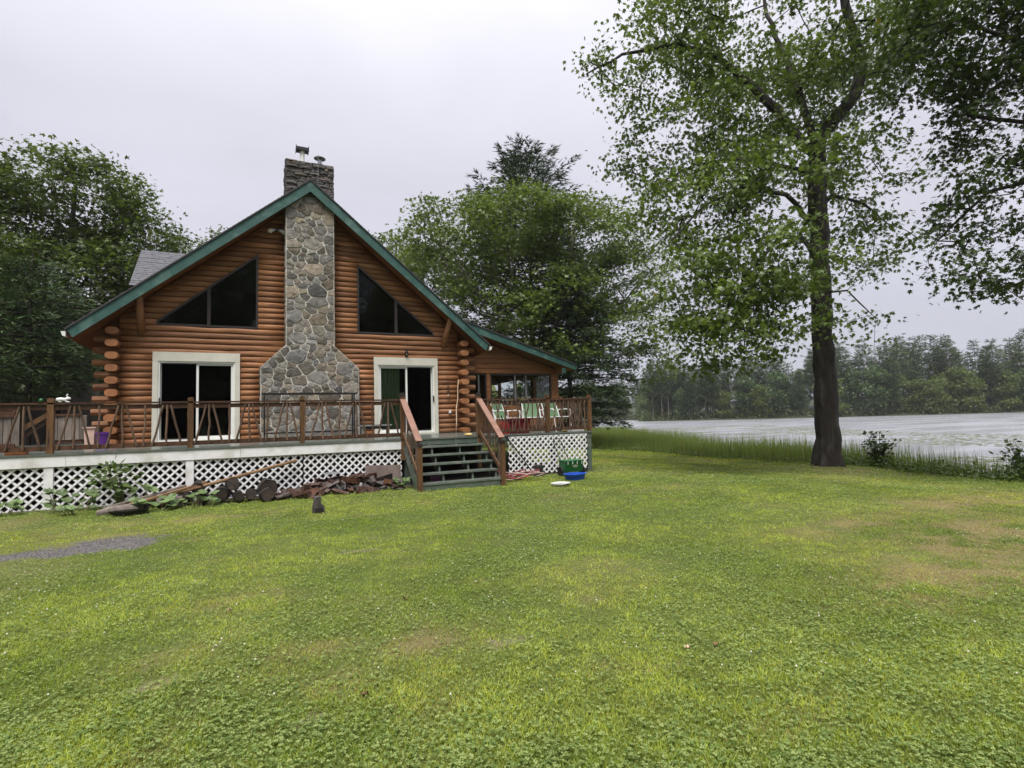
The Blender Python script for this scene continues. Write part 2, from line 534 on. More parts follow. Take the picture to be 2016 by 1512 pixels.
def lawn_patch(x, y):
    """dry: 0..1 straw-coloured, clover: 0..1, bare: 0..1 no grass"""
    x = np.asarray(x, float); y = np.asarray(y, float)
    n1 = fbm(x * 0.45 + 3, y * 0.45 + 8, 4); n2 = fbm(x * 0.9 + 31, y * 0.9 + 5, 4); n3 = fbm(x * 2.1 + 2, y * 2.1 + 40, 3)
    dry = sstep(0.56, 0.74, n1) * 0.35 * (0.2 + 1.4 * n3) + sstep(0.6, 0.78, n3) * 0.28
    for cx, cy, rx, ry, a in ((5.7, 2.75, 1.2, 0.45, 1.3), (8.0, 3.3, 2.0, 0.7, 1.3), (7.2, 4.5, 1.6, 0.4, 0.8), (11.0, 4.7, 2.6, 0.8, 1.2),
                              (1.05, 3.7, 0.30, 0.22, 0.8), (0.35, 4.0, 0.28, 0.22, 0.75), (-0.1, 5.3, 0.45, 0.3, 0.6),
                              (15.2, 10.0, 1.7, 1.5, 0.7), (9.2, 12.2, 1.2, 0.8, 0.6), (-0.9, 10.3, 1.6, 0.5, 0.7), (13, 8.3, 1.8, 1.0, 0.45)):
        q = ((x - cx) / rx) ** 2 + ((y - cy) / ry) ** 2
        dry = np.maximum(dry, a * np.exp(-q * 0.9) * np.clip(2.6 * n3 + 1.5 * vnoise(x * 7, y * 7) - 1.15, 0, 1.2))
    clover = sstep(0.36, 0.72, n2) * (1 - 0.6 * dry) * (0.35 + 1.1 * vnoise(x * 5 + 3, y * 5 + 8))
    wob = 1.1 * (n3 - 0.5) + 0.6 * (vnoise(x * 9, y * 9) - 0.5)
    bare = np.zeros(x.shape)
    for cx, cy, rx, ry, rot in ((-1.85, 8.95, 0.72, 0.55, 0.25), (-2.75, 8.72, 0.75, 0.26, 0.1), (1.52, 3.46, 0.15, 0.10, 0), (1.07, 6.62, 0.22, 0.06, 0),
                                (-0.55, 3.9, 0.12, 0.08, 0), (0.25, 3.05, 0.10, 0.05, 0.4)):
        ux = (x - cx) * cos(rot) + (y - cy) * sin(rot); uy = -(x - cx) * sin(rot) + (y - cy) * cos(rot)
        q = np.sqrt((ux / rx) ** 2 + (uy / ry) ** 2) + wob
        bare = np.maximum(bare, sstep(1.25, 0.75, q) * (1.0 if rx > 0.5 else 0.62))
    return np.clip(dry, 0, 1), np.clip(clover, 0, 1), bare


def axis(fine0, fine1, step, lo, hi, grow=1.18):
    a = list(np.arange(fine0, fine1 + 1e-6, step))
    s = step; x = a[-1]
    while x < hi: s *= grow; x += s; a.append(min(x, hi))
    s = step; x = a[0]; b = []
    while x > lo: s *= grow; x -= s; b.append(max(x, lo))
    return np.array(b[::-1] + a)


gx = axis(-6, 20, 0.11, -700, 900); gy = axis(1, 14.5, 0.11, -500, 900)
GX, GY = np.meshgrid(gx, gy)
GZ = ground_z(GX, GY)
dry, clo, bare = lawn_patch(GX, GY)
gcol = np.zeros(GX.shape + (3,))
gcol[:] = (0.072, 0.098, 0.018)
gcol += (np.array((0.20, 0.145, 0.07)) - gcol) * (dry * 0.8)[..., None]
gcol += (np.where((GX < -0.9)[..., None], np.array((0.105, 0.094, 0.092)), np.array((0.19, 0.145, 0.105))) - gcol) * bare[..., None]
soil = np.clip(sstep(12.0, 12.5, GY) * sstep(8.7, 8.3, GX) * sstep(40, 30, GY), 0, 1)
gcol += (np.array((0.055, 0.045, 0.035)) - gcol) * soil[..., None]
wet = sstep(0.0, 0.8, GX - edge_x(GY))
gcol += (np.array((0.03, 0.04, 0.018)) - gcol) * wet[..., None]
gcol *= (0.8 + 0.4 * fbm(GX * 3, GY * 3, 3))[..., None]
ny, nx = GX.shape
idx = np.arange(nx * ny).reshape(ny, nx)
Fq = np.stack([idx[:-1, :-1], idx[:-1, 1:], idx[1:, 1:], idx[1:, :-1]], -1).reshape(-1, 4)
mat('soil', (0.1, 0.1, 0.05), attr=True, rough=0.85, bump=0.8, bscale=45)
tag(np_mesh('ground', np.stack([GX, GY, GZ], -1).reshape(-1, 3), Fq, 'soil', col=gcol.reshape(-1, 3), smooth=True), kind='structure')


def water_material():
    M = bpy.data.materials.new('lake_water'); M.use_nodes = True
    t = M.node_tree; L = t.links.new
    b = t.nodes['Principled BSDF']
    b.inputs['Base Color'].default_value = (0.27, 0.275, 0.295, 1)  # bright sky reflection painted in as a pale base colour
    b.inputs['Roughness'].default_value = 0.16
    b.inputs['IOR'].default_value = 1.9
    tc = t.nodes.new('ShaderNodeTexCoord')
    hs = []
    for sc, st, rot in ((1.0, (1.2, 5.0, 1), 0.6), (1.0, (0.05, 0.32, 1), 0.65), (1.0, (9, 9, 1), 0.0)):
        mp = t.nodes.new('ShaderNodeMapping'); mp.inputs['Scale'].default_value = st; mp.inputs['Rotation'].default_value = (0, 0, rot)
        L(tc.outputs['Object'], mp.inputs[0])
        n = t.nodes.new('ShaderNodeTexNoise'); n.inputs['Scale'].default_value = sc; n.inputs['Detail'].default_value = 4
        L(mp.outputs[0], n.inputs['Vector']); hs.append(n)
    # wind streaks make some stretches rougher than others
    mr = t.nodes.new('ShaderNodeMapRange'); mr.inputs[1].default_value = 0.38; mr.inputs[2].default_value = 0.62
    mr.inputs[3].default_value = 0.20; mr.inputs[4].default_value = 0.30
    L(hs[1].outputs[0], mr.inputs[0]); L(mr.outputs[0], b.inputs['Roughness'])
    a1 = t.nodes.new('ShaderNodeMath'); a1.operation = 'MULTIPLY_ADD'; a1.inputs[1].default_value = 0.04
    L(hs[2].outputs[0], a1.inputs[0]); L(hs[0].outputs[0], a1.inputs[2])
    bp = t.nodes.new('ShaderNodeBump'); bp.inputs['Strength'].default_value = 0.3; bp.inputs['Distance'].default_value = 0.045
    L(a1.outputs[0], bp.inputs['Height']); L(bp.outputs[0], b.inputs['Normal'])
    MATS['lake_water'] = M


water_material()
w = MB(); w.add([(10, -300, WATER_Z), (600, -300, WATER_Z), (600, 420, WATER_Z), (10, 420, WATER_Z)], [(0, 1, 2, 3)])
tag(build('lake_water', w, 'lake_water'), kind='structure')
# ==================================================================== PART 2
# ------------------------------------------------------------------ log cabin
YW = 16.19                    # front wall plane
XL, XR, XC = -3.12, 5.86, 1.35
DECK_Z = 1.10
RIDGE_Z, SLOPE = 8.40, 0.838
YF = 15.59                    # face of the front overhang
HY1 = 26.5                    # rear of the house


def roof_z(x): return RIDGE_Z - SLOPE * abs(x - XC)


cabin = thing('log_cabin', (XC, YW, 0), 'orange-brown log cabin with green gable trim and a fieldstone chimney', 'house')
PITCHZ = 0.1535
under = lambda z: (RIDGE_Z - 0.30 - z) / SLOPE      # half width of the wall below the roof at height z


def gable_l(z): return XC - under(z)
def gable_r(z): return XC + under(z)


LW = [(-2.35, 4.17), (0.02, 4.17), (0.02, 6.28), (-2.35, 4.28)]
RW = [(2.70, 4.17), (5.07, 4.17), (5.07, 4.28), (2.70, 6.28)]
lw_slope = lambda z: -2.35 + (z - 4.28) / (6.28 - 4.28) * 2.37
rw_slope = lambda z: 5.07 - (z - 4.28) / (6.28 - 4.28) * 2.37
LD = (-2.41, -0.42); RD = (3.17, 5.16); DOOR_TOP = 3.47


def log_piece(xl, xr, zc, seed, prot=0.054):
    """half-round log lying on the wall; xl / xr give its ends as functions of height"""
    rr = random.Random(seed)
    h = PITCHZ / 2 - 0.004
    prof = [(0.03, -h * 0.93), (-prot * 0.55, -h * 0.99), (-prot * 0.95, -h * 0.52), (-prot, h * 0.1), (-prot * 0.86, h * 0.62), (-prot * 0.35, h * 1.0), (0.03, h * 0.93)]
    x0, x1 = xl(zc), xr(zc)
    if x1 - x0 < 0.05: return None
    n = max(1, int((x1 - x0) / 0.55))
    mb = MB(); k = len(prof)
    for i in range(n + 1):
        t = i / n; jy = rr.uniform(-0.010, 0.010); jz = rr.uniform(-0.010, 0.010); js = rr.uniform(0.92, 1.06)
        for (dy, dz) in prof:
            z = zc + dz + (jz if 0 < i < n else 0)
            a, b = xl(z), xr(z)
            if b < a: a = b = (a + b) / 2
            mb.v.append((a + (b - a) * t, YW + (dy * js + (jy if dy < 0 else 0)), z))
    for i in range(n):
        for j in range(k):
            j2 = (j + 1) % k
            mb.f.append((i * k + j, i * k + j2, (i + 1) * k + j2, (i + 1) * k + j)); mb.mi.append(0)
    mb.f.append(tuple(range(k))); mb.mi.append(0)
    mb.f.append(tuple(n * k + j for j in range(k))); mb.mi.append(0)
    return mb


row = 0
z = DECK_Z + PITCHZ / 2
C_ = lambda v: (lambda zz: v)
while z < RIDGE_Z - 0.5:
    left = (lambda zz: max(XL, gable_l(zz))); right = (lambda zz: min(XR, gable_r(zz)))
    cuts = []
    if z < DOOR_TOP:
        cuts += [(C_(LD[0]), C_(LD[1])), (C_(RD[0]), C_(RD[1]))]
    if 4.17 < z < 6.28:
        cuts += [((lambda zz: min(0.02, max(-2.35, lw_slope(zz)))), C_(0.02)), (C_(2.70), (lambda zz: max(2.70, min(5.07, rw_slope(zz)))))]
    cw = 1.27 if z < 3.0 else (0.63 if z > 3.72 else 0.63 + (3.72 - z) / 0.72 * 0.6)
    cuts.append((C_(XC - cw), C_(XC + cw)))
    cuts.sort(key=lambda c: c[0](z))
    edges = [left]
    for a, b in cuts: edges += [a, b]
    edges.append(right)
    for i in range(0, len(edges), 2):
        if edges[i + 1](z) - edges[i](z) > 0.06:
            mb = log_piece(edges[i], edges[i + 1], z, row * 10 + i)
            if mb: build('log', mb, 'log_wood', cabin, smooth=True)
    row += 1
    z += PITCHZ
# log crossing at the two front corners
z = DECK_Z + PITCHZ / 2; row = 0
while z < 4.05:
    for side in (-1, 1):
        cx = -3.215 if side < 0 else 5.975
        if row % 2 == 0:      # side-wall log pokes towards the lawn
            rr = random.Random(row * 3 + side)
            y0 = YW - 0.36 + rr.uniform(-0.03, 0.03)
            mb = MB(); w_, h_ = 0.135, 0.088; ring = []
            for yy, s in ((y0, 0.97), (y0 + 0.02, 1.0), (YW + 0.12, 1.0)):
                base = len(mb.v)
                for a, b in ((-1, -.45), (-.55, -1), (.55, -1), (1, -.45), (1, .45), (.55, 1), (-.55, 1), (-1, .45)):
                    mb.v.append((cx + a * w_ * s, yy, z + b * h_ * s))
                ring.append(base)
            mb.f.append(tuple(ring[0] + k for k in range(8))); mb.mi.append(1)
            for r0, r1 in zip(ring[:-1], ring[1:]):
                for k in range(8):
                    mb.f.append((r0 + k, r0 + (k + 1) % 8, r1 + (k + 1) % 8, r1 + k)); mb.mi.append(0)
            build('corner_log', mb, ['log_wood', 'log_end'], cabin)
        else:                 # front-wall log runs out past the corner
            x1 = (-3.65 if side < 0 else 6.46) + R.uniform(-0.03, 0.03)
            mb = MB().tube([(cx + side * -0.10, YW + 0.06, z), ((cx + x1) / 2, YW + 0.06, z + R.uniform(-.005, .005)), (x1, YW + 0.06, z)], [0.088, 0.09, 0.084], 9)
            build('corner_log', mb, 'log_wood', cabin)
    row += 1; z += PITCHZ
# backing of the front wall, with the door and window openings left open
mb = MB()
yb0, yb1 = YW + 0.03, YW + 0.18
zs = [0.0, DECK_Z, DOOR_TOP, 4.17]
mb.box(XL, XR, yb0, yb1, 0, DECK_Z)
for a, b in ((XL, LD[0]), (LD[1], RD[0]), (RD[1], XR)): mb.box(a, b, yb0, yb1, DECK_Z, DOOR_TOP)
gl, gr = max(XL, gable_l(4.17)), min(XR, gable_r(4.17))
mb.prism([(XL, DOOR_TOP), (XR, DOOR_TOP), (gr, 4.17), (gl, 4.17)], yb0, yb1)
mb.prism([(gl, 4.17), (-2.35, 4.17), (-2.35, 4.28), (0.02, 6.28), (XC, gable_l(0) * 0 + RIDGE_Z - 0.3)], yb0, yb1)
mb.prism([(gr, 4.17), (XC, RIDGE_Z - 0.3), (2.70, 6.28), (5.07, 4.28), (5.07, 4.17)], yb0 + .001, yb1)
mb.prism([(0.02, 4.17), (2.70, 4.17), (2.70, 6.28), (XC, RIDGE_Z - 0.32), (0.02, 6.28)], yb0 + .002, yb1)
build('front_wall', mb, 'siding', cabin)
# side and rear walls, floor and attic lining that keep the rooms dark
mb = MB()
for x0, x1 in ((XL - 0.10, XL + 0.06), (XR - 0.06, XR + 0.10)):
    k = 0; zz = 0.3
    while zz < 4.0:
        mb.tube([(x0 + 0.08, YW + 0.15, zz), (x0 + 0.08, HY1, zz)], 0.085, 6); zz += PITCHZ
mb.box(XL, XR, HY1 - 0.1, HY1, 0, 4.3)
mb.prism([(XL, 4.3), (XR, 4.3), (XC, RIDGE_Z - 0.3)], HY1 - 0.1, HY1)
build('side_wall', mb, 'siding', cabin)
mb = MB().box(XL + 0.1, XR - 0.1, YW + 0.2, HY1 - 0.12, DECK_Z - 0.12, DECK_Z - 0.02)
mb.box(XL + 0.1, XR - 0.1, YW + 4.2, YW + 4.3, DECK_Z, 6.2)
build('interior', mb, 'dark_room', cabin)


# roof slabs
def slope_board(x0, x1, top, depth, y0, y1, perp_end=True, zf=roof_z):
    """board following the rake: from x0 (upper) to x1 (lower), 'top' offset of its upper edge below the roof line"""
    s = 1 if x1 > x0 else -1
    z0, z1 = zf(x0) - top, zf(x1) - top
    sl = (z1 - z0) / (x1 - x0)
    shift = depth * 0.62 * (-s) * abs(sl) / 1.0 if perp_end else 0
    return [(x0, z0), (x1, z1), (x1 + shift * 0.62, z1 - depth * 0.62), (x0, z0 - depth)], y0, y1


for x1 in (-4.02, 6.72):
    s = -1 if x1 < XC else 1
    a = roof_z(x1)
    mb = MB().prism([(XC, RIDGE_Z + 0.03), (x1 + s * 0.04, roof_z(x1 + s * 0.04) + 0.03), (x1 + s * 0.04, roof_z(x1 + s * 0.04) - 0.01), (XC, RIDGE_Z - 0.01)], YF - 0.03, HY1 + 0.5)
    rf = build('roof', mb, 'shingle_edge', cabin)
    # shingle courses
    L_ = hypot(x1 - XC, RIDGE_Z - a); n = int(L_ / 0.14); mb = MB()
    for i in range(n):
        t0, t1 = i / n, (i + 1) / n + 0.003
        xa, xb = XC + (x1 - XC) * t0, XC + (x1 - XC) * t1
        za, zb = roof_z(xa) + 0.034, roof_z(xb) + 0.046
        mb.prism([(xa, za), (xb, zb), (xb, zb - 0.014), (xa, za - 0.003)], YF - 0.02, HY1 + 0.5)
    build('shingle_courses', mb, 'shingle', rf)
    poly, y0, y1 = slope_board(XC, x1, 0.012, 0.315, YF, YF + 0.045)
    build('fascia', MB().prism(poly, y0, y1), 'green_trim', cabin)
    for j in range(4):
        ya = YF + 0.047 + j * 0.14; yb = ya + 0.134 if j < 3 else YW + 0.05
        poly, _, _ = slope_board(XC, x1, 0.19 + 0.003 * (j % 2), 0.03, 0, 0, False)
        build('soffit_board', MB().prism(poly, ya, yb), 'soffit', cabin)
    # lining of the roof behind the wall
    poly, _, _ = slope_board(XC, x1, 0.2, 0.06, 0, 0, False)
    build('roof_lining', MB().prism(poly, YW + 0.06, HY1 + 0.45), 'soffit', cabin)
    # gutter along the eave
    zg = roof_z(x1) - 0.09
    xg = x1 + s * 0.02
    mb = MB().prism([(xg, zg - 0.10), (xg + s * 0.06, zg - 0.08), (xg + s * 0.09, zg + 0.02), (xg, zg + 0.02)], YF - 0.02, HY1 + 0.4)
    build('gutter', mb, 'white_vinyl', cabin)
# braces under the overhang
for x, zb, dx in ((-2.66, 3.92, 0.0), (5.36, 3.86, 0.14)):
    mb = MB().tube([(x, YW - 0.04, zb), (x + dx * 0.5, YW - 0.22, zb + 0.42), (x + dx, YF + 0.14, roof_z(x + dx) - 0.22)], [0.085, 0.088, 0.085], 9)
    build('brace', mb, 'log_wood', cabin, smooth=True)
# dormer on the left slope, its near roof plane facing the lawn
dm = MB()
DY, DZR = 20.2, 7.22
dm.add([(-3.32, DY, DZR), (0.4, DY, DZR + 0.02), (0.4, DY - 1.7, DZR - 1.5), (-3.32 - 0.02, DY - 1.7, DZR - 1.5),
        (-3.32, DY + 1.7, DZR - 1.5), (0.4, DY + 1.7, DZR - 1.5)], [(0, 1, 2, 3), (0, 4, 5, 1), (0, 3, 4)])
dormer = build('dormer', dm, 'shingle_edge', cabin)
mb = MB(); n = 17
for i in range(n):
    t0, t1 = i / n, (i + 1) / n + 0.004
    ya, yb = DY - 1.75 * t0, DY - 1.75 * t1
    za, zb = DZR - 1.55 * t0 + 0.012, DZR - 1.55 * t1 + 0.026
    x = -3.36; rr = random.Random(i)
    while x < 0.3:
        wd = rr.uniform(0.16, 0.34)
        up_ = rr.choice((0, 0, 0.008))
        mb.add([(x, ya, za + up_), (x + wd - 0.006, ya, za + up_), (x + wd - 0.006, yb, zb + up_), (x, yb, zb + up_), (x, yb, zb - 0.02), (x + wd - 0.006, yb, zb - 0.02)],
               [(0, 1, 2, 3), (3, 2, 5, 4)])
        x += wd
build('shingle_courses', mb, 'shingle', dormer)

# ------------------------------------------------------------------ gable windows
def gable_window(poly, mullion, label):
    xs = [p[0] for p in poly]
    f = MB()
    n = len(poly); cx = sum(p[0] for p in poly) / n; cz = sum(p[1] for p in poly) / n
    def shrink(d):
        out = []
        for i in range(n):
            p0, p1, p2 = [Vector((q[0], q[1])) for q in (poly[i - 1], poly[i], poly[(i + 1) % n])]
            e1 = (p1 - p0).normalized(); e2 = (p2 - p1).normalized()
            n1 = Vector((-e1.y, e1.x)); n2 = Vector((-e2.y, e2.x))
            if n1.dot(Vector((cx, cz)) - p1) < 0: n1 = -n1; n2 = -n2
            b = (n1 + n2); b = b / max(0.35, (1 + n1.dot(n2)))
            out.append((p1 + b * d))
        return out
    o = shrink(-0.0); i_ = shrink(0.055)
    for k in range(n):
        a, b = o[k], o[(k + 1) % n]; c, d = i_[(k + 1) % n], i_[k]
        f.prism([(a.x, a.y), (b.x, b.y), (c.x, c.y), (d.x, d.y)], YW - 0.045, YW + 0.16)
    wn = build('window', f, 'bronze', cabin)
    ztop = (lambda x: 4.28 + (x + 2.35) / 2.37 * 2.0) if poly is LW else (lambda x: 4.28 + (5.07 - x) / 2.37 * 2.0)
    build('mullion', MB().box(mullion - 0.04, mullion + 0.04, YW - 0.03, YW + 0.14, 4.22, ztop(mullion) - 0.06), 'bronze', wn)
    pts = [(p.x, p.y) for p in i_]
    def pane(xa, xb):
        za, zb = ztop(xa) - 0.065, ztop(xb) - 0.065
        return [(xa, 4.215), (xb, 4.215), (xb, max(4.23, zb)), (xa, max(4.23, za))]
    lo, hi = min(xs) + 0.05, max(xs) - 0.05
    for xa, xb in ((lo, mullion - 0.042), (mullion + 0.042, hi)):
        build('pane', MB().prism(pane(xa, xb), YW + 0.05, YW + 0.056), 'glass', wn)
    return wn


gable_window(LW, -1.17, '')
gable_window(RW, 3.87, '')


# ------------------------------------------------------------------ sliding doors
def sliding_door(x0, x1, curtain_x=None, slide_right=True):
    d = MB()
    zt = DOOR_TOP
    d.box(x0, x1, YW - 0.085, YW + 0.02, zt - 0.235, zt)
    d.box(x0, x0 + 0.12, YW - 0.083, YW + 0.02, DECK_Z, zt - 0.235)
    d.box(x1 - 0.12, x1, YW - 0.083, YW + 0.02, DECK_Z, zt - 0.235)
    d.box(x0 + 0.12, x1 - 0.12, YW - 0.081, YW + 0.02, DECK_Z, DECK_Z + 0.05)
    dr = build('sliding_door', d, 'cream_trim', cabin)
    a, b, lo, hi = x0 + 0.12, x1 - 0.12, DECK_Z + 0.05, zt - 0.235
    fr = MB()
    fr.box(a, b, YW - 0.06, YW + 0.12, hi - 0.045, hi); fr.box(a, b, YW - 0.06, YW + 0.12, lo, lo + 0.045)
    fr.box(a, a + 0.04, YW - 0.058, YW + 0.12, lo + 0.045, hi - 0.045); fr.box(b - 0.04, b, YW - 0.058, YW + 0.12, lo + 0.045, hi - 0.045)
    build('frame', fr, 'white_vinyl', dr)
    mid = (a + b) / 2
    for k, (p, q) in enumerate(((a + 0.04, mid + 0.03), (mid - 0.03, b - 0.04))):
        front = (k == 1) == slide_right
        y = YW + (-0.02 if front else 0.045)
        s = 0.055 if front else 0.035
        pf = MB()
        pf.box(p, q, y, y + 0.045, hi - 0.045 - s, hi - 0.047); pf.box(p, q, y, y + 0.045, lo + 0.047, lo + 0.045 + s + 0.02)
        pf.box(p, p + s, y + .001, y + 0.044, lo + 0.05 + s, hi - 0.05 - s); pf.box(q - s, q, y + .001, y + 0.044, lo + 0.05 + s, hi - 0.05 - s)
        build('sash', pf, 'white_vinyl', dr)
        build('pane', MB().box(p + s, q - s, y + 0.02, y + 0.025, lo + 0.05 + s, hi - 0.05 - s), 'door_glass' if curtain_x else 'glass', dr)
        if not front:
            build('screen', MB().box(p + 0.03, q - 0.05, y - 0.028, y - 0.026, lo + 0.06, hi - 0.06), 'screen_mesh', dr)
    hx = a + 0.03 if slide_right else b - 0.05
    hd = MB().box(hx, hx + 0.03, YW - 0.10, YW - 0.06, lo + 0.95, lo + 1.13); hd.box(hx + .005, hx + .025, YW - 0.12, YW - 0.10, lo + 0.97, lo + 1.11)
    build('handle', hd, 'black_metal', dr)
    if curtain_x:
        c = MB(); n = 40; c0, c1 = curtain_x
        for i in range(n + 1):
            x = c0 + (c1 - c0) * i / n; y = YW + 0.13 + 0.035 * sin(i * 0.95) + 0.015 * sin(i * 2.3)
            c.v += [(x, y, lo + 0.05), (x + 0.01 * sin(i), y, hi - 0.05)]
        for i in range(n): c.f.append((2 * i, 2 * i + 2, 2 * i + 3, 2 * i + 1)); c.mi.append(0)
        build('curtain', c, 'curtain', dr, smooth=True)
    return dr


sliding_door(*LD, slide_right=True)
sliding_door(*RD, curtain_x=(3.36, 3.98), slide_right=False)

# ------------------------------------------------------------------ fieldstone chimney
YCH = 15.69
ch = MB()
ch.prism([(0.08, DECK_Z), (2.66, DECK_Z), (2.66, 3.08), (1.99, 3.70), (0.71, 3.70), (0.08, 3.08)], YCH + 0.035, YW + 0.1)
ch.prism([(0.71, 3.70), (1.99, 3.70), (1.99, 7.95), (0.71, 7.95)], YCH + 0.035, YW + 0.1)
chimney = build('chimney', ch, 'mortar', cabin)
build('chimney_head', MB().box(0.73, 1.97, YCH + 0.04, YCH + 0.75, 7.96, 8.95), 'mortar_dark', chimney)


def clip(poly, a, b, c):
    """keep the side a*x+b*y<=c"""
    out = []
    for i in range(len(poly)):
        p, q = poly[i], poly[(i + 1) % len(poly)]
        dp, dq = a * p[0] + b * p[1] - c, a * q[0] + b * q[1] - c
        if dp <= 0: out.append(p)
        if dp * dq < 0:
            t = dp / (dp - dq); out.append((p[0] + (q[0] - p[0]) * t, p[1] + (q[1] - p[1]) * t))
    return out


def in_chim(x, z):
    if z > 3.70: return 0.72 < x < 1.98
    if z > 3.08:
        t = (z - 3.08) / 0.62; return 0.08 + 0.63 * t < x < 2.66 - 0.67 * t
    return 0.08 < x < 2.66


def stone_mesh(poly, h, rr, to3, gap=0.019):
    """convex cell in the plane -> rounded stone; to3(u, w, out) maps to space"""
    n = len(poly)
    cx = sum(p[0] for p in poly) / n; cz = sum(p[1] for p in poly) / n
    # cut the corners so the stone is rounder than its cell
    rnd_ = []
    for i in range(n):
        p0, p1, p2 = poly[i - 1], poly[i], poly[(i + 1) % n]
        k = rr.uniform(0.04, 0.16)
        rnd_.append((p1[0] + (p0[0] - p1[0]) * k, p1[1] + (p0[1] - p1[1]) * k))
        rnd_.append((p1[0] + (p2[0] - p1[0]) * k, p1[1] + (p2[1] - p1[1]) * k))
    m_ = len(rnd_)
    mb = MB()
    size = sqrt(max(1e-4, sum(hypot(p[0] - cx, p[1] - cz) for p in rnd_) / m_))
    for f_, o in ((1.0, -0.03), (1.0, 0.25 * h), (0.94, 0.85 * h)):
        for p in rnd_:
            dx, dz = p[0] - cx, p[1] - cz; r = hypot(dx, dz) + 1e-6
            s = max(0.3, (r - gap * (1 if f_ == 1 else 1)) / r) * f_
            mb.v.append(to3(cx + dx * s, cz + dz * s, o + rr.uniform(-0.004, 0.004) * (f_ < 1)))
    mb.v.append(to3(cx + rr.uniform(-.02, .02), cz + rr.uniform(-.02, .02), h * rr.uniform(0.95, 1.25)))
    for r in range(2):
        for k in range(m_):
            mb.f.append((r * m_ + k, r * m_ + (k + 1) % m_, (r + 1) * m_ + (k + 1) % m_, (r + 1) * m_ + k)); mb.mi.append(0)
    for k in range(m_):
        mb.f.append((2 * m_ + k, 2 * m_ + (k + 1) % m_, 3 * m_)); mb.mi.append(0)
    return mb


rs = random.Random(21)
seeds = []
tries = 0
while tries < 9000 and len(seeds) < 230:
    tries += 1
    zz = rs.uniform(DECK_Z + 0.05, 7.9); xx = rs.uniform(0.1, 2.64)
    if not in_chim(xx, zz): continue
    rad = rs.choice((0.10, 0.15, 0.26, 0.34, 0.42, 0.48))
    if all(hypot((xx - a) * 0.80, (zz - b) * 1.22) > (rad + r2) * 0.5 + 0.02 for a, b, r2 in seeds): seeds.append((xx, zz, rad))
for (xx, zz, rad) in seeds:
    poly = [(xx - 1, zz - 1), (xx + 1, zz - 1), (xx + 1, zz + 1), (xx - 1, zz + 1)]
    for (a, b, r2) in seeds:
        dx, dz = (a - xx) * 0.8, (b - zz) * 1.25; d = hypot(dx, dz)
        if d < 1e-6 or d > 1.6: continue
        w_ = 0.5 + 0.28 * (rad - r2) / (rad + r2)
        mx, mz = xx + (a - xx) * w_, zz + (b - zz) * w_
        poly = clip(poly, dx, dz, dx * mx + dz * mz)
        if len(poly) < 3: break
    if len(poly) < 3: continue
    if zz > 3.70:
        poly = clip(poly, 1, 0, 1.985); poly = clip(poly, -1, 0, -0.715); poly = clip(poly, 0, 1, 7.94)
    else:
        poly = clip(poly, 1, 0, 2.655); poly = clip(poly, -1, 0, -0.085); poly = clip(poly, 0, -1, -DECK_Z)
        poly = clip(poly, 0.62, 0.67, 0.62 * 2.66 + 0.67 * 3.08); poly = clip(poly, -0.62, 0.63, -0.62 * 0.08 + 0.63 * 3.08)
    # drop near-duplicate corners
    q = []
    for p in poly:
        if not q or hypot(p[0] - q[-1][0], p[1] - q[-1][1]) > 0.018: q.append(p)
    if len(q) > 2 and hypot(q[0][0] - q[-1][0], q[0][1] - q[-1][1]) < 0.018: q.pop()
    if len(q) < 3: continue
    hh = rs.uniform(0.014, 0.035)
    build('stone', stone_mesh(q, hh, rs, lambda u, v_, o: (u, YCH + 0.035 - o, v_), rs.uniform(0.008, 0.022)), 'stone', chimney)
# quoin stones down both flanks
for xs_, sg in ((0.71, -1), (1.99, 1)):
    zz = 3.75
    while zz < 7.9:
        h = rs.uniform(0.10, 0.26); yy = YCH + 0.04
        while yy < YW - 0.02:
            wd = min(rs.uniform(0.12, 0.32), YW - yy)
            cell = [(yy, zz), (yy + wd, zz), (yy + wd, zz + h), (yy, zz + h)]
            build('stone', stone_mesh(cell, rs.uniform(0.012, 0.03), rs, lambda u, v_, o: (xs_ + sg * o, u, v_)), 'stone', chimney)
            yy += wd
        zz += h
for xs_, sg in ((0.08, -1), (2.66, 1)):
    zz = DECK_Z + 0.02
    while zz < 3.0:
        h = rs.uniform(0.14, 0.28); yy = YCH + 0.04
        while yy < YW - 0.02:
            wd = min(rs.uniform(0.15, 0.32), YW - yy)
            cell = [(yy, zz), (yy + wd, zz), (yy + wd, zz + h), (yy, zz + h)]
            build('stone', stone_mesh(cell, rs.uniform(0.012, 0.03), rs, lambda u, v_, o: (xs_ + sg * o, u, v_)), 'stone', chimney)
            yy += wd
        zz += h
# thin dark ledge stones of the head above the roof
zz = 7.96
while zz < 8.93:
    h = rs.uniform(0.045, 0.10); xx = 0.71
    while xx < 1.98:
        wd = min(rs.uniform(0.10, 0.38), 1.99 - xx)
        if wd > 0.03:
            cell = [(xx, zz), (xx + wd, zz), (xx + wd, zz + h + rs.uniform(-.01, .015)), (xx, zz + h)]
            build('stone', stone_mesh(cell, rs.uniform(0.02, 0.06), rs, lambda u, v_, o: (u, YCH + 0.04 - o, v_), 0.005), 'stone_dark', chimney)
        xx += wd
    for xs_, sg in ((0.73, -1), (1.97, 1)):
        yy = YCH + 0.02
        while yy < YCH + 0.75:
            wd = rs.uniform(0.2, 0.4)
            cell = [(yy, zz), (yy + wd, zz), (yy + wd, zz + h), (yy, zz + h)]
            build('stone', stone_mesh(cell, rs.uniform(0.02, 0.045), rs, lambda u, v_, o: (xs_ + sg * o, u, v_), 0.005), 'stone_dark', chimney)
            yy += wd
    zz += h
mb = MB().lathe([(0.065, 0), (0.065, 0.45)], (1.16, 15.98, 8.94), 14)
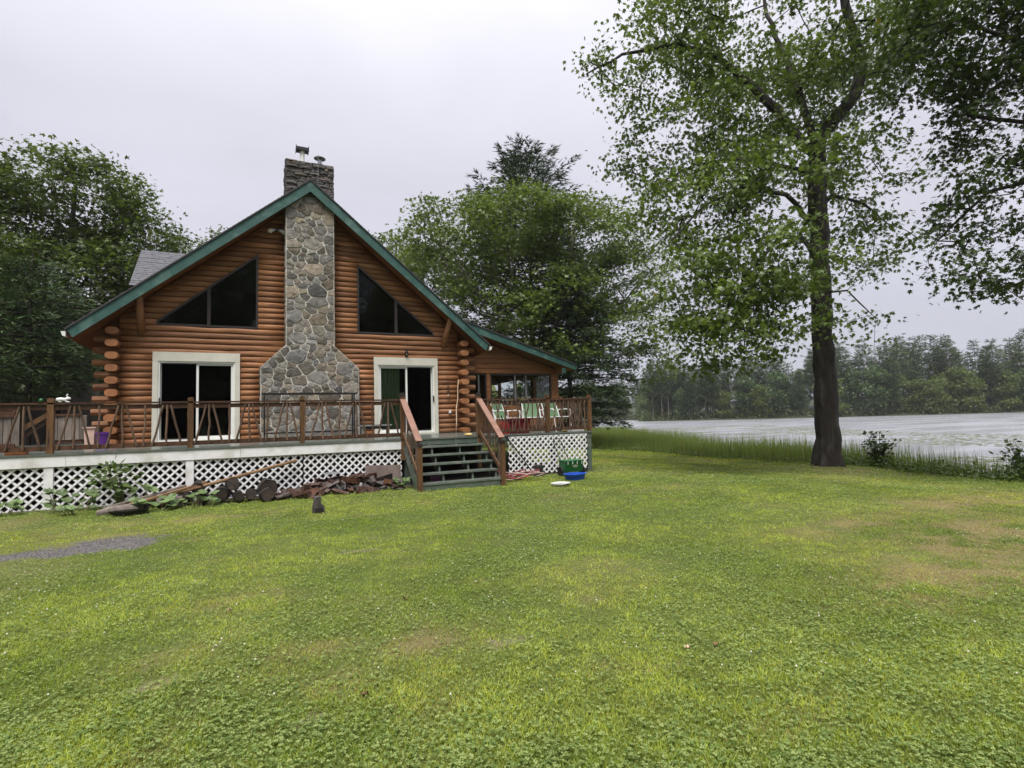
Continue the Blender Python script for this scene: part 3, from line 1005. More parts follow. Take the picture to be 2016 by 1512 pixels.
fl = build('flue_pipe', mb, 'white_vinyl', chimney)
cap = MB().box(1.0, 1.32, 15.86, 16.1, 9.38, 9.47); cap.box(0.985, 1.0, 15.83, 16.13, 9.36, 9.50); cap.box(1.32, 1.335, 15.83, 16.13, 9.36, 9.50)
build('flue_cap', cap, 'black_metal', chimney)
mb = MB().lathe([(0.06, 0), (0.06, 0.30)], (1.64, 15.98, 8.94), 14)
build('flue_pipe', mb, 'galvanised', chimney)
mb = MB().lathe([(0.165, 0), (0.165, 0.012), (0.02, 0.075)], (1.64, 15.98, 9.25), 16)
build('flue_cap', mb, 'grey_paint', chimney)
build('lightning_rod', MB().tube([(1.55, 15.62, 8.3), (1.56, 15.62, 9.20)], 0.008, 5), 'grey_paint', chimney)

# lamps and small fittings on the wall
mb = MB().box(4.12, 4.19, YW - 0.10, YW - 0.05, 3.50, 3.60)
wl = thing('wall_lamp', (4.155, YW - 0.08, 3.5), 'small black porch lamp above the door with the green curtain', 'lamp')
build('bracket', mb, 'black_metal', wl)
build('lamp_shade', MB().lathe([(0.045, 0), (0.05, 0.05), (0.035, 0.10)], (4.155, YW - 0.14, 3.59), 10), 'black_metal', wl)
build('bulb', MB().lathe([(0.012, -0.03), (0.025, -0.015), (0.02, 0.01)], (4.155, YW - 0.14, 3.585), 8), 'white_ceramic', wl)
fl = thing('flood_lamp', (0.5, YW - 0.1, 6.95), 'twin white floodlight under the gable beside the stone chimney', 'lamp')
build('bracket', MB().box(0.44, 0.56, YW - 0.13, YW - 0.06, 6.98, 7.06), 'black_metal', fl)
for dx in (-0.14, 0.13):
    mb = MB().tube([(0.5 + dx * 0.4, YW - 0.13, 7.0), (0.5 + dx, YW - 0.22, 6.95), (0.5 + dx * 1.3, YW - 0.30, 6.90)], [0.02, 0.045, 0.06], 9)
    build('lamp_head', mb, 'white_ceramic', fl)

# ------------------------------------------------------------------ glazed side porch on the lake side
PY = 17.2
PX1 = 10.2
proof = lambda x: 4.62 - (x - 6.9) * 0.318
mb = MB()
# plank courses above the windows
zz = 3.12; k = 0
while zz < 4.6:
    h = 0.175
    xr_ = min(PX1, 6.9 + (4.30 - zz) / 0.318)
    if xr_ > 6.0:
        x1a = min(PX1, 6.9 + (4.34 - (zz + h)) / 0.318)
        mb = MB().prism([(5.98, zz), (xr_, zz), (max(6.0, x1a), zz + h - 0.02), (5.98, zz + h - 0.02)], PY - 0.02, PY + 0.05)
        mb.prism([(5.98, zz + h - 0.02), (max(6.0, x1a), zz + h - 0.02), (max(6.0, x1a), zz + h), (5.98, zz + h)], PY + 0.015, PY + 0.05)
        build('porch_board', mb, 'siding', cabin)
    zz += h; k += 1
for x0, x1 in ((7.30, 7.44), (9.92, 10.22)):
    zz = 1.1
    while zz < 3.1:
        build('porch_board', MB().box(x0, x1, PY, PY + 0.12, zz, zz + 0.168), 'siding', cabin); zz += 0.175
zz = 1.1
while zz < 1.95:
    for x0, x1 in ((5.98, 7.295), (7.445, 9.915)):
        build('porch_board', MB().box(x0, x1, PY, PY + 0.05, zz, min(1.97, zz + 0.163)), 'siding', cabin)
    zz += 0.175
for (x0, x1, mids) in ((6.10, 7.295, (7.0,)), (7.445, 9.915, (8.42, 8.86))):
    f = MB()
    f.box(x0, x1, PY + 0.01, PY + 0.09, 3.05, 3.115); f.box(x0, x1, PY + 0.01, PY + 0.09, 1.975, 2.04)
    f.box(x0, x0 + 0.05, PY + 0.012, PY + 0.09, 2.04, 3.05); f.box(x1 - 0.05, x1, PY + 0.012, PY + 0.09, 2.04, 3.05)
    pw = build('porch_window', f, 'bronze', cabin)
    ed = [x0 + 0.05] + list(mids) + [x1 - 0.05]
    for mx in mids: build('mullion', MB().box(mx - 0.03, mx + 0.03, PY + 0.015, PY + 0.08, 2.04, 3.05), 'grey_paint', pw)
    for a, b in zip(ed[:-1], ed[1:]):
        build('pane', MB().box(a + 0.03 * (a != ed[0]), b - 0.03 * (b != ed[-1]), PY + 0.04, PY + 0.046, 2.04, 3.05), 'porch_glass', pw)
# lake-side and rear walls of the porch with their own windows
mb = MB()
PYB = 22.5
mb.box(10.10, 10.21, PY + 0.13, PYB, 1.0, 1.75); mb.box(10.10, 10.21, PY + 0.13, PYB, 3.12, 3.42)
for yy in (PY + 0.13, 19.0, 20.7, PYB - 0.15): mb.box(10.10, 10.21, yy, yy + 0.14, 1.75, 3.12)
mb.box(6.0, 9.3, PYB, PYB + 0.1, 1.0, 4.2); mb.box(9.3, 10.10, PYB, PYB + 0.1, 1.0, 1.7); mb.box(9.3, 10.10, PYB, PYB + 0.1, 3.05, 3.5)
mb.box(8.30, 8.38, PY + 2.2, PYB, 1.04, 3.4)
mb.box(6.0, 10.2, PY + 0.1, PYB, 0.95, 1.04)
build('porch_wall', mb, 'siding', cabin)
# roof of the porch
xe = 10.72
mb = MB().prism([(6.2, proof(6.2) + 0.03), (xe, proof(xe) + 0.03), (xe, proof(xe) - 0.01), (6.2, proof(6.2) - 0.01)], 16.57, PYB + 0.4)
pr = build('porch_roof', mb, 'shingle_edge', cabin)
mb = MB().prism([(6.2, proof(6.2) - 0.17), (xe - 0.05, proof(xe - 0.05) - 0.17), (xe - 0.05, proof(xe - 0.05) - 0.20), (6.2, proof(6.2) - 0.20)], 16.65, PYB + 0.3)
build('porch_soffit', mb, 'soffit', cabin)
mb = MB().prism([(6.3, proof(6.3) - 0.012), (xe, proof(xe) - 0.012), (xe - 0.06, proof(xe) - 0.19), (6.3, proof(6.3) - 0.27)], 16.60, 16.645)
build('porch_fascia', mb, 'green_trim', cabin)
mb = MB().box(10.08, 10.22, 16.66, 17.2, 3.12, 3.28)
build('porch_beam', mb, ['siding'], cabin)
build('beam_cap', MB().box(10.07, 10.23, 16.645, 16.66, 3.11, 3.29), 'green_trim', cabin)
# ------------------------------------------------------------------ deck
YD = 12.51
SX0, SX1 = 3.13, 5.05          # stair opening
DXL, DXR = -8.0, 8.5
deck = thing('deck', (2.0, YD, 0), 'raised grey-green wooden deck with white lattice skirt along the cabin front', 'deck')
mb = MB()
n = 27; y = YD; bw = (YW - 0.02 - YD) / n
for i in range(n):
    mb.box(DXL, DXR, YD + i * bw, YD + (i + 1) * bw - 0.008, DECK_Z - 0.038, DECK_Z + R.uniform(-0.002, 0.002))
i = 0
while YW + i * 0.14 < 17.15:
    mb.box(6.55, DXR, YW + i * 0.14, YW + i * 0.14 + 0.132, DECK_Z - 0.038, DECK_Z - 0.001); i += 1
for i in range(40):
    mb.box(DXL, -3.75, YW + i * 0.14, YW + i * 0.14 + 0.132, DECK_Z - 0.038, DECK_Z - 0.001)
build('floor_boards', mb, 'deck_paint', deck)
# white fascia, in three lengths
for a, b in ((DXL, -3.2), (-3.195, -0.31), (-0.305, 3.12)):
    build('fascia', MB().box(a, b, YD + 0.015, YD + 0.045, 0.86, DECK_Z - 0.042), 'white_paint', deck)
build('fascia', MB().box(SX0 + 0.05, DXR - 0.02, YD + 0.02, YD + 0.05, 0.93, DECK_Z - 0.042), 'deck_green', deck)
build('fascia', MB().box(DXR - 0.06, DXR - 0.022, YD + 0.052, 17.1, 0.93, DECK_Z - 0.042), 'deck_green', deck)
for x in (-5.62, -3.45, -1.22): build('skirt_post', MB().box(x - 0.07, x + 0.07, YD + 0.03, YD + 0.10, 0.03, 0.858), 'white_paint', deck)
for x, y in ((8.40, YD + 0.10), (8.40, 14.6), (8.40, 16.6), (5.70, YD + 0.12), (3.25, YD + 0.15)):
    build('support_post', MB().box(x - 0.07, x + 0.07, y - 0.07, y + 0.07, -0.2, 0.928), 'deck_green', deck)
build('bottom_rail', MB().box(-5.55, 3.12, YD + 0.055, YD + 0.08, 0.03, 0.085), 'white_paint', deck)
# joists in the shade below
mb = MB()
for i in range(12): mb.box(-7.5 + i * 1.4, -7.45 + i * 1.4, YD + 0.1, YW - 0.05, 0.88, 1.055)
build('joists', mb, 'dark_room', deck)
mb = MB().box(DXL, XR, 14.7, 14.8, 0.0, 1.05); build('underdeck_shade', mb, 'dark_room', deck)  # dark sheet added as the shade under the deck, not a real wall


def lattice(x0, x1, z0, z1, y, pitch=0.163, sw=0.038, ragged=False):
    fr = MB().box(x0, x1, y + 0.022, y + 0.03, z1 - 0.02, z1)
    pan = build('lattice_panel', fr, 'white_lattice', deck)
    w2 = sw / 2 * sqrt(2)
    H = z1 - z0
    for sgn, yy in ((1, y), (-1, y + 0.011)):
        c = x0 - H if sgn > 0 else x0
        end = x1 if sgn > 0 else x1 + H
        k = 0
        while c < end:
            # strip x = c + sgn * (z - z0), half width w2 across x
            poly = [(c - w2, z0), (c + w2, z0), (c + w2 + sgn * H, z1), (c - w2 + sgn * H, z1)]
            e0, e1, b0 = x0, x1, z0
            if ragged:
                e0 += R.uniform(0, 0.05); e1 -= R.uniform(0, 0.05); b0 += R.choice((0, 0, 0.05))
            poly = clip(poly, -1, 0, -e0); poly = clip(poly, 1, 0, e1)
            if poly: poly = clip(poly, 0, -1, -b0)
            if len(poly) >= 3 and max(p[0] for p in poly) - min(p[0] for p in poly) > 0.03:
                build('slat', MB().prism(poly, yy, yy + 0.009), 'white_lattice', pan)
            c += pitch
    return pan


lattice(-5.55, -3.525, 0.086, 0.855, YD + 0.055)
lattice(-3.378, -1.295, 0.086, 0.855, YD + 0.055)
lattice(-1.148, 0.905, 0.06, 0.855, YD + 0.055)
lattice(0.925, 3.10, 0.02, 0.855, YD + 0.055)
lattice(5.86, 8.32, 0.04, 1.035, YD - 0.005, ragged=True)


# ------------------------------------------------------------------ railings
def twig(mb, p, q, r, wob=0.012):
    p = Vector(p); q = Vector(q); n = 4; pts = []
    for i in range(n + 1):
        t = i / n; o = Vector((R.uniform(-wob, wob), R.uniform(-wob, wob), 0)) if 0 < i < n else Vector()
        pts.append(p.lerp(q, t) + o)
    mb.tube(pts, [r * R.uniform(0.9, 1.1) for _ in pts], 6)
    return mb


def railing(name, label, p, q, posts, top=2.03, bottom=1.20, pattern='fan', cap_posts=()):
    p = Vector((p[0], p[1], 0)); q = Vector((q[0], q[1], 0)); L_ = (q - p).length; d = (q - p) / L_
    t = thing(name, (p.x, p.y, DECK_Z), label, 'railing')
    at = lambda s, z: (p + d * s + Vector((0, 0, z)))
    sd = Vector((-d.y, d.x, 0)) * 0.0
    ss = [0] + list(posts) + [L_]
    for a, b in zip(ss[:-1], ss[1:]):
        if b - a < 0.2: continue
        build('top_rail', MB().bar(at(a, top), at(b, top), 0.10, 0.032), 'rail_wood', t)
        build('under_rail', MB().bar(at(a, top - 0.075), at(b, top - 0.075), 0.035, 0.085), 'rail_wood', t)
        build('bottom_rail', MB().bar(at(a, bottom), at(b, bottom), 0.04, 0.088), 'rail_wood', t)
    zt, zb = top - 0.05, bottom + 0.02
    side = Vector((-d.y, d.x, 0)); side = -side if side.y > 0 else side
    off = side * 0.035
    if pattern == 'fan':
        s = 0.14; per = 0.735; k = 0
        while s < L_ - 0.1:
            c = s + 0.26
            for a, b, r in ((c - 0.06, c - 0.25, .021), (c, c + R.uniform(-.015, .015), .020), (c + 0.06, c + 0.24, .021), (c + 0.37, c + 0.36 + R.uniform(-.02, .02), .019)):
                if a < L_ - 0.05 and b < L_ - 0.03 and b > 0.03:
                    build('baluster', twig(MB(), at(a, zt) + off, at(b, zb - 0.04) + off, r), 'twig', t)
            s += per
    else:
        s = 0.12; k = 0
        while s < L_ - 0.08:
            lean = (0.16, -0.14, 0.02, 0.12, -0.16)[k % 5] + R.uniform(-0.05, 0.05)
            b = min(L_ - 0.04, max(0.04, s + lean))
            build('baluster', twig(MB(), at(s, zt) + off, at(b, zb - 0.04) + off, R.uniform(0.013, 0.02)), 'twig', t)
            s += R.uniform(0.085, 0.15); k += 1
    for s in posts:
        c = at(s, 0)
        pm = MB().box(c.x - 0.05, c.x + 0.05, c.y - 0.05, c.y + 0.05, DECK_Z - 0.0, top + 0.085)
        pm.box(c.x - 0.044, c.x + 0.044, c.y - 0.044, c.y + 0.044, top + 0.085, top + 0.10)
        build('post', pm, 'post_wood', t)
    return t


YR = YD + 0.09
railing('deck_railing', 'long brown twig railing above the white deck fascia', (-7.9, YR), (SX0 - 0.02, YR), (0.1, 2.3, 4.45, 6.68, 8.80))
railing('deck_railing', 'short twig railing above the bare lattice, right of the steps', (SX1 + 0.06, YR), (8.42, YR), (2.0, 3.36), top=2.02, pattern='wild')
railing('deck_railing', 'twig railing on the lake end of the deck', (8.44, YR + 0.10), (8.44, 17.0), (1.4, 2.9), top=2.02, pattern='wild')
# plank screen and side steps at the far left of the deck
scr = thing('plank_screen', (-4.4, 15.6, DECK_Z), 'weathered vertical plank screen behind the railing at the cabin corner', 'screen')
x = -4.28
while x < -3.72:
    build('plank', MB().box(x, x + 0.125, 15.60, 15.625, 1.30, 1.86).jitter(0.004), 'grey_plank', scr); x += 0.135
build('top_rail', MB().box(-4.3, -3.70, 15.57, 15.66, 1.86, 1.90), 'rail_wood', scr)
build('lower_rail', MB().box(-4.3, -3.70, 15.626, 15.66, 1.22, 1.31), 'rail_wood', scr)
scr2 = thing('plank_screen', (-5.6, 15.3, DECK_Z), 'taller brown plank screen beside the sloping side-step handrail', 'screen')
x = -6.4
while x < -4.85:
    build('plank', MB().box(x, x + 0.125, 15.30, 15.325, 1.20, 1.93).jitter(0.004), 'grey_plank', scr2); x += 0.14
build('top_rail', MB().box(-6.45, -4.80, 15.26, 15.36, 1.93, 1.97), 'rail_wood', scr2)
build('under_rail', MB().box(-6.45, -4.80, 15.262, 15.298, 1.84, 1.925), 'rail_wood', scr2)
build('bottom_rail', MB().box(-6.45, -4.80, 15.262, 15.298, 1.17, 1.26), 'rail_wood', scr2)
build('post', MB().box(-4.86, -4.76, 15.33, 15.43, 1.10, 2.02), 'post_wood', scr2)
build('handrail', MB().bar((-4.72, 15.45, 1.58), (-4.20, 15.45, 1.94), 0.06, 0.10), 'post_wood', scr2)
build('handrail', MB().bar((-4.72, 15.49, 1.40), (-4.25, 15.49, 1.80), 0.04, 0.07), 'rail_wood', scr2)

# ------------------------------------------------------------------ steps
RISE, RUN = 0.185, 0.272
st = thing('deck_steps', (4.1, YD, 0), 'green painted open steps with twig-filled brown handrails leading up to the deck', 'steps')
for i in range(1, 6):
    zt = DECK_Z - i * RISE; yf = YD - i * RUN
    mb = MB().box(SX0 + 0.03, SX1 + 0.02, yf - 0.02, yf + RUN * 0.46, zt - 0.038, zt).box(SX0 + 0.03, SX1 + 0.02, yf + RUN * 0.5, yf + RUN - 0.01, zt - 0.038, zt - 0.001)
    build('tread', mb, 'tread', st)
for xs_ in (SX0 + 0.02, 3.75, 4.45, SX1 - 0.02):
    pts = [(YD + 0.01, DECK_Z - 0.05)]
    for i in range(1, 6):
        zt = DECK_Z - i * RISE - 0.04; yf = YD - i * RUN
        pts += [(yf + RUN - 0.005, zt), (yf + 0.02, zt)]
    pts += [(YD - 5 * RUN + 0.02, -0.03), (YD - 5 * RUN + 0.34, -0.03), (YD + 0.01, 0.80)]
    build('stringer', MB().prism(pts, xs_ - 0.02, xs_ + 0.02, 'X'), 'deck_green', st)
build('riser', MB().box(SX0 + 0.045, SX1 - 0.045, YD - 5 * RUN - 0.005, YD - 5 * RUN + 0.018, -0.05, DECK_Z - 5 * RISE - 0.04), 'deck_green', st)
for xs_ in (SX0, SX1 + 0.03):
    yb = YD - 5 * RUN - 0.0; zb = 0.98
    build('post', MB().box(xs_ - 0.05, xs_ + 0.05, YD - 0.0, YD + 0.10, 0.6 if xs_ < 4 else 0.3, 2.12), 'post_wood', st)
    build('post_cap', MB().box(xs_ - 0.062, xs_ + 0.062, YD - 0.012, YD + 0.112, 2.12, 2.165).box(xs_ - 0.04, xs_ + 0.04, YD + 0.01, YD + 0.09, 2.165, 2.20), 'bronze', st)
    build('post', MB().box(xs_ - 0.05, xs_ + 0.05, yb - 0.06, yb + 0.04, -0.1, zb), 'post_wood', st)
    build('post_cap', MB().box(xs_ - 0.07, xs_ + 0.07, yb - 0.08, yb + 0.06, zb, zb + 0.035).box(xs_ - 0.045, xs_ + 0.045, yb - 0.055, yb + 0.035, zb + 0.035, zb + 0.055), 'bronze', st)
    a, b = Vector((xs_, YD, 2.03)), Vector((xs_, yb + 0.01, zb + 0.10))
    build('handrail', MB().bar(a, b, 0.14, 0.036), 'handrail', st)
    build('under_rail', MB().bar(a + Vector((0, 0, -0.08)), b + Vector((0, 0.03, -0.09)), 0.036, 0.085), 'post_wood', st)
    lo_a, lo_b = Vector((xs_, YD, 1.22)), Vector((xs_, yb + 0.03, 0.30))
    build('lower_rail', MB().bar(lo_a, lo_b, 0.036, 0.085), 'post_wood', st)
    k = 9
    for i in range(k):
        t0 = (i + 0.7) / (k + 0.3); t1 = min(0.97, max(0.03, t0 + R.uniform(-0.07, 0.07)))
        build('baluster', twig(MB(), a.lerp(b, t0) + Vector((0.02, 0, -0.06)), lo_a.lerp(lo_b, t1) + Vector((0.02, 0, 0)), R.uniform(0.012, 0.018)), 'twig', st)

# ------------------------------------------------------------------ things on the deck
def chair(loc, rz, label):
    c = thing('patio_chair', loc, label, 'chair', 'green sling chairs behind the railing', rz)
    W, D_ = 0.27, 0.25
    back = MB(); n = 6
    for i in range(n + 1):
        t = i / n; zz = 0.40 + t * 0.50; yy = 0.22 + t * 0.20 + 0.02 * sin(t * pi)
        back.v += [(-W + 0.01, yy, zz), (W - 0.01, yy, zz)]
    for i in range(n): back.f.append((2 * i, 2 * i + 1, 2 * i + 3, 2 * i + 2)); back.mi.append(0)
    build('backrest', back, 'sling_green', c, local=True)
    seat = MB(); 
    for i in range(5):
        t = i / 4; seat.v += [(-W + 0.01, -0.26 + t * 0.48, 0.42 - 0.03 * sin(t * pi)), (W - 0.01, -0.26 + t * 0.48, 0.42 - 0.03 * sin(t * pi))]
    for i in range(4): seat.f.append((2 * i, 2 * i + 1, 2 * i + 3, 2 * i + 2)); seat.mi.append(0)
    build('seat', seat, 'sling_green', c, local=True)
    fr = MB()
    fr.tube([(-W, 0.22, 0.40), (-W, 0.43, 0.88), (-W + 0.05, 0.44, 0.92), (W - 0.05, 0.44, 0.92), (W, 0.43, 0.88), (W, 0.22, 0.40)], 0.014, 6)
    fr.tube([(-W, 0.22, 0.41), (-W, -0.27, 0.42), (W, -0.27, 0.42), (W, 0.22, 0.41)], 0.014, 6)
    build('frame', fr, 'white_tube', c, local=True)
    for s in (-1, 1):
        build('arm', MB().tube([(s * W * 1.1, 0.33, 0.64), (s * W * 1.15, -0.18, 0.65), (s * W * 1.15, -0.26, 0.61)], 0.017, 6), 'white_tube', c, local=True)
        build('leg', MB().tube([(s * W * 1.15, -0.26, 0.61), (s * W * 1.12, -0.24, 0.40), (s * W * 1.1, -0.30, 0.0)], 0.015, 6), 'white_tube', c, local=True)
        build('leg', MB().tube([(s * W * 1.1, 0.33, 0.64), (s * W * 1.08, 0.24, 0.36), (s * W * 1.1, 0.38, 0.0)], 0.015, 6), 'white_tube', c, local=True)
    return c


chair((6.85, 14.6, DECK_Z), 0.5, 'white-framed green sling chair behind the dark red cooler')
chair((7.62, 14.35, DECK_Z), -0.25, 'white-framed green sling chair between two others like it')
chair((8.10, 13.75, DECK_Z), 0.15, 'white-framed green sling chair by the lake-end railing')
ck = thing('cooler', (6.55, 13.3, DECK_Z), 'dark red cooler box with black handle behind the twig railing', 'cooler')
build('body', MB().prism([(6.28, 1.10), (6.82, 1.10), (6.85, 1.44), (6.25, 1.44)], 13.12, 13.48), 'dark_red', ck)
build('lid', MB().box(6.235, 6.865, 13.10, 13.50, 1.442, 1.50), 'dark_red', ck)
build('handle', MB().tube([(6.24, 13.2, 1.40), (6.20, 13.2, 1.36), (6.20, 13.4, 1.36), (6.24, 13.4, 1.40)], 0.012, 5), 'black_metal', ck)
gc = thing('gas_can', (6.08, 13.15, DECK_Z), 'bright red fuel can with black cap beside the cooler', 'can')
build('body', MB().prism([(5.97, 1.10), (6.19, 1.10), (6.19, 1.36), (6.12, 1.43), (5.99, 1.43), (5.97, 1.38)], 13.07, 13.23), 'red_plastic', gc)
build('spout', MB().tube([(6.02, 13.15, 1.43), (6.02, 13.15, 1.48), (5.98, 13.15, 1.60)], [0.03, 0.022, 0.014], 8), 'rubber', gc)
build('handle', MB().tube([(6.07, 13.15, 1.43), (6.08, 13.15, 1.49), (6.15, 13.15, 1.47), (6.17, 13.15, 1.39)], 0.012, 5), 'red_plastic', gc)
bx = thing('storage_tray', (8.1, 12.85, DECK_Z), 'white shallow tray lying on the deck by the corner post', 'tray')
build('tray', MB().box(7.95, 8.36, 12.72, 13.0, DECK_Z + 0.002, DECK_Z + 0.012).box(7.95, 7.965, 12.72, 13.0, 1.11, 1.16).box(8.345, 8.36, 12.72, 13.0, 1.11, 1.16)
      .box(7.965, 8.345, 12.72, 12.735, 1.11, 1.16).box(7.965, 8.345, 12.985, 13.0, 1.11, 1.16), 'white_ceramic', bx)


def lumpy(loc, rx, ry, rz_, n=10, a=0.15, seed=1):
    rr = random.Random(seed); mb = MB(); m_ = 6
    mb.v.append((loc[0], loc[1], loc[2] - rz_))
    for i in range(1, m_):
        ph = -pi / 2 + pi * i / m_
        for k in range(n):
            t = 2 * pi * k / n; s = 1 + rr.uniform(-a, a)
            mb.v.append((loc[0] + rx * cos(ph) * cos(t) * s, loc[1] + ry * cos(ph) * sin(t) * s, loc[2] + rz_ * sin(ph) * s))
    mb.v.append((loc[0], loc[1], loc[2] + rz_)); last = len(mb.v) - 1
    for k in range(n):
        mb.f.append((0, 1 + (k + 1) % n, 1 + k)); mb.mi.append(0)
        mb.f.append((last, last - n + k, last - n + (k + 1) % n)); mb.mi.append(0)
        for i in range(m_ - 2):
            b = 1 + i * n; mb.f.append((b + k, b + (k + 1) % n, b + n + (k + 1) % n, b + n + k)); mb.mi.append(0)
    return mb


tag(build('sponge', lumpy((5.05 - 0.22, 12.66, DECK_Z + 0.035), 0.11, 0.07, 0.035, seed=3), 'yellow_foam', smooth=True), 'yellow foam sponge lying at the head of the steps', 'sponge')
tag(build('sponge', lumpy((7.72, 12.72, DECK_Z + 0.035), 0.10, 0.06, 0.033, seed=5), 'yellow_foam', smooth=True), 'orange foam lump on the deck beside the white tray', 'sponge')
# black firewood rack before the chimney
rk = thing('log_rack', (1.27, 15.0, DECK_Z), 'empty black metal firewood rack standing before the stone chimney', 'rack')
for x in (0.17, 2.38):
    for yy in (14.85, 15.15):
        build('upright', MB().bar((x, yy, DECK_Z), (x, yy, 2.30), 0.035, 0.035, (0, 1, 0)), 'black_metal', rk)
    build('upright', MB().bar((x + (0.06 if x < 1 else -0.06), 14.85, DECK_Z + 0.1), (x + (0.06 if x < 1 else -0.06), 14.85, 2.26), 0.02, 0.02, (0, 1, 0)), 'black_metal', rk)
for yy in (14.85, 15.15):
    build('top_bar', MB().bar((0.10, yy, 2.31), (2.46, yy, 2.31), 0.04, 0.04), 'black_metal', rk)
    build('bottom_bar', MB().bar((0.17, yy, 1.30), (2.38, yy, 1.30), 0.035, 0.035), 'black_metal', rk)
bn = thing('bench', (2.95, 15.2, DECK_Z), 'low grey painted bench between chimney and right-hand sliding door', 'bench')
build('seat', MB().box(2.55, 3.45, 15.05, 15.38, 1.40, 1.44), 'grey_paint', bn)
for x in (2.62, 3.34): build('leg', MB().box(x, x + 0.04, 15.08, 15.35, DECK_Z, 1.398), 'grey_paint', bn)
build('apron', MB().box(2.66, 3.34, 15.09, 15.11, 1.32, 1.398), 'black_metal', bn)
# walking stick against the wall
sk = MB().tube([(5.66, 15.9, DECK_Z), (5.70, 15.95, 1.45), (5.72, 16.0, 1.85), (5.79, 16.04, 2.2), (5.80, 16.06, 2.5), (5.84, 16.08, 2.80)], [0.016, 0.018, 0.02, 0.017, 0.016, 0.012], 7)
sk.tube([(5.72, 16.0, 1.85), (5.69, 15.98, 1.90)], [0.012, 0.006], 5)
tag(build('walking_stick', sk, 'pale_stick', smooth=True), 'tall pale peeled stick leaning on the logs beside the door', 'stick')
wc = thing('wind_chime', (5.48, YW - 0.14, 2.95), 'small dark wind chime hanging on the logs near the pale stick', 'chime')
build('cord', MB().tube([(5.48, YW - 0.12, 2.98), (5.48, YW - 0.13, 2.62)], 0.006, 4), 'black_metal', wc)
for k in range(3): build('tube', MB().tube([(5.45 + k * 0.03, YW - 0.13, 2.62), (5.455 + k * 0.03, YW - 0.13, 2.34 - 0.05 * k)], 0.009, 5), 'bronze', wc)
build('striker', MB().lathe([(0.012, 0), (0.03, 0.02), (0.03, 0.05), (0.012, 0.07)], (5.48, YW - 0.13, 2.25), 8), 'pale_stick', wc)
ot = MB().box(5.50, 5.58, YW - 0.10, YW - 0.07, 1.72, 1.82); ot.box(5.515, 5.565, YW - 0.12, YW - 0.10, 1.735, 1.80)
tag(build('outlet_box', ot, 'white_ceramic'), 'small white outlet box on the logs behind the pale stick', 'outlet')
# planter with purple pot, trough, rabbit
pl = thing('planter_box', (-3.28, 14.8, DECK_Z), 'pale pink planter with a rim standing at the cabin corner', 'planter')
build('body', MB().prism([(-3.43, DECK_Z), (-3.27, DECK_Z), (-3.26, 1.55), (-3.45, 1.55)], 14.7, 14.95), 'pink_plastic', pl)
build('rim', MB().box(-3.47, -3.24, 14.68, 14.97, 1.551, 1.585), 'pink_plastic', pl)
tag(build('flower_pot', MB().lathe([(0.10, 0), (0.115, 0.15), (0.13, 0.31), (0.145, 0.31), (0.145, 0.36), (0.12, 0.36), (0.115, 0.30)], (-3.10, 14.72, DECK_Z), 14), 'purple_plastic', smooth=False), 'purple flower pot beside the pink planter', 'pot')
tr = thing('trough_planter', (-4.05, 12.78, DECK_Z), 'orange terracotta trough at the deck edge below the railing', 'planter')
for x0 in (-4.60, -4.13):
    build('trough', MB().prism([(x0 + 0.015, DECK_Z), (x0 + 0.30, DECK_Z), (x0 + 0.315, 1.205), (x0, 1.205)], 12.68, 12.86), 'terracotta', tr)
rb = thing('rabbit_figurine', (-3.27, YR, 2.046), 'white rabbit figurine on the railing beside a post', 'figurine')
body = MB()
body.tube([(-3.385, YR, 2.075), (-3.36, YR, 2.10), (-3.31, YR, 2.105), (-3.255, YR, 2.10), (-3.225, YR, 2.115), (-3.205, YR, 2.125), (-3.18, YR, 2.118), (-3.162, YR, 2.108)],
          [0.012, 0.038, 0.040, 0.034, 0.028, 0.032, 0.026, 0.008], 8)
build('body', body, 'white_ceramic', rb, smooth=True)
for dy in (-0.012, 0.012):
    build('ear', MB().tube([(-3.205, YR + dy, 2.14), (-3.225, YR + dy, 2.175), (-3.215, YR + dy, 2.205), (-3.20, YR + dy, 2.20)], [0.009, 0.011, 0.009, 0.004], 6), 'white_ceramic', rb)
for x, x2 in ((-3.345, -3.30), (-3.24, -3.18)):
    for dy in (-0.02, 0.02):
        build('leg', MB().tube([(x, YR + dy, 2.09), (x + 0.015, YR + dy, 2.062), (x2, YR + dy, 2.056)], [0.02, 0.014, 0.010], 6), 'white_ceramic', rb)
ds = thing('saucer', (-3.60, YR, 2.046), 'small dark saucer with a green ball on the railing', 'saucer')
build('dish', MB().lathe([(0.04, 0), (0.075, 0.018), (0.07, 0.018), (0.035, 0.006)], (-3.60, YR, 2.047), 14), 'grey_plank', ds)
build('ball', lumpy((-3.60, YR, 2.092), 0.032, 0.032, 0.036, a=0.04), 'green_plastic', ds, smooth=True)

# ------------------------------------------------------------------ things on the ground
gz = lambda x, y: float(ground_z(x, y))
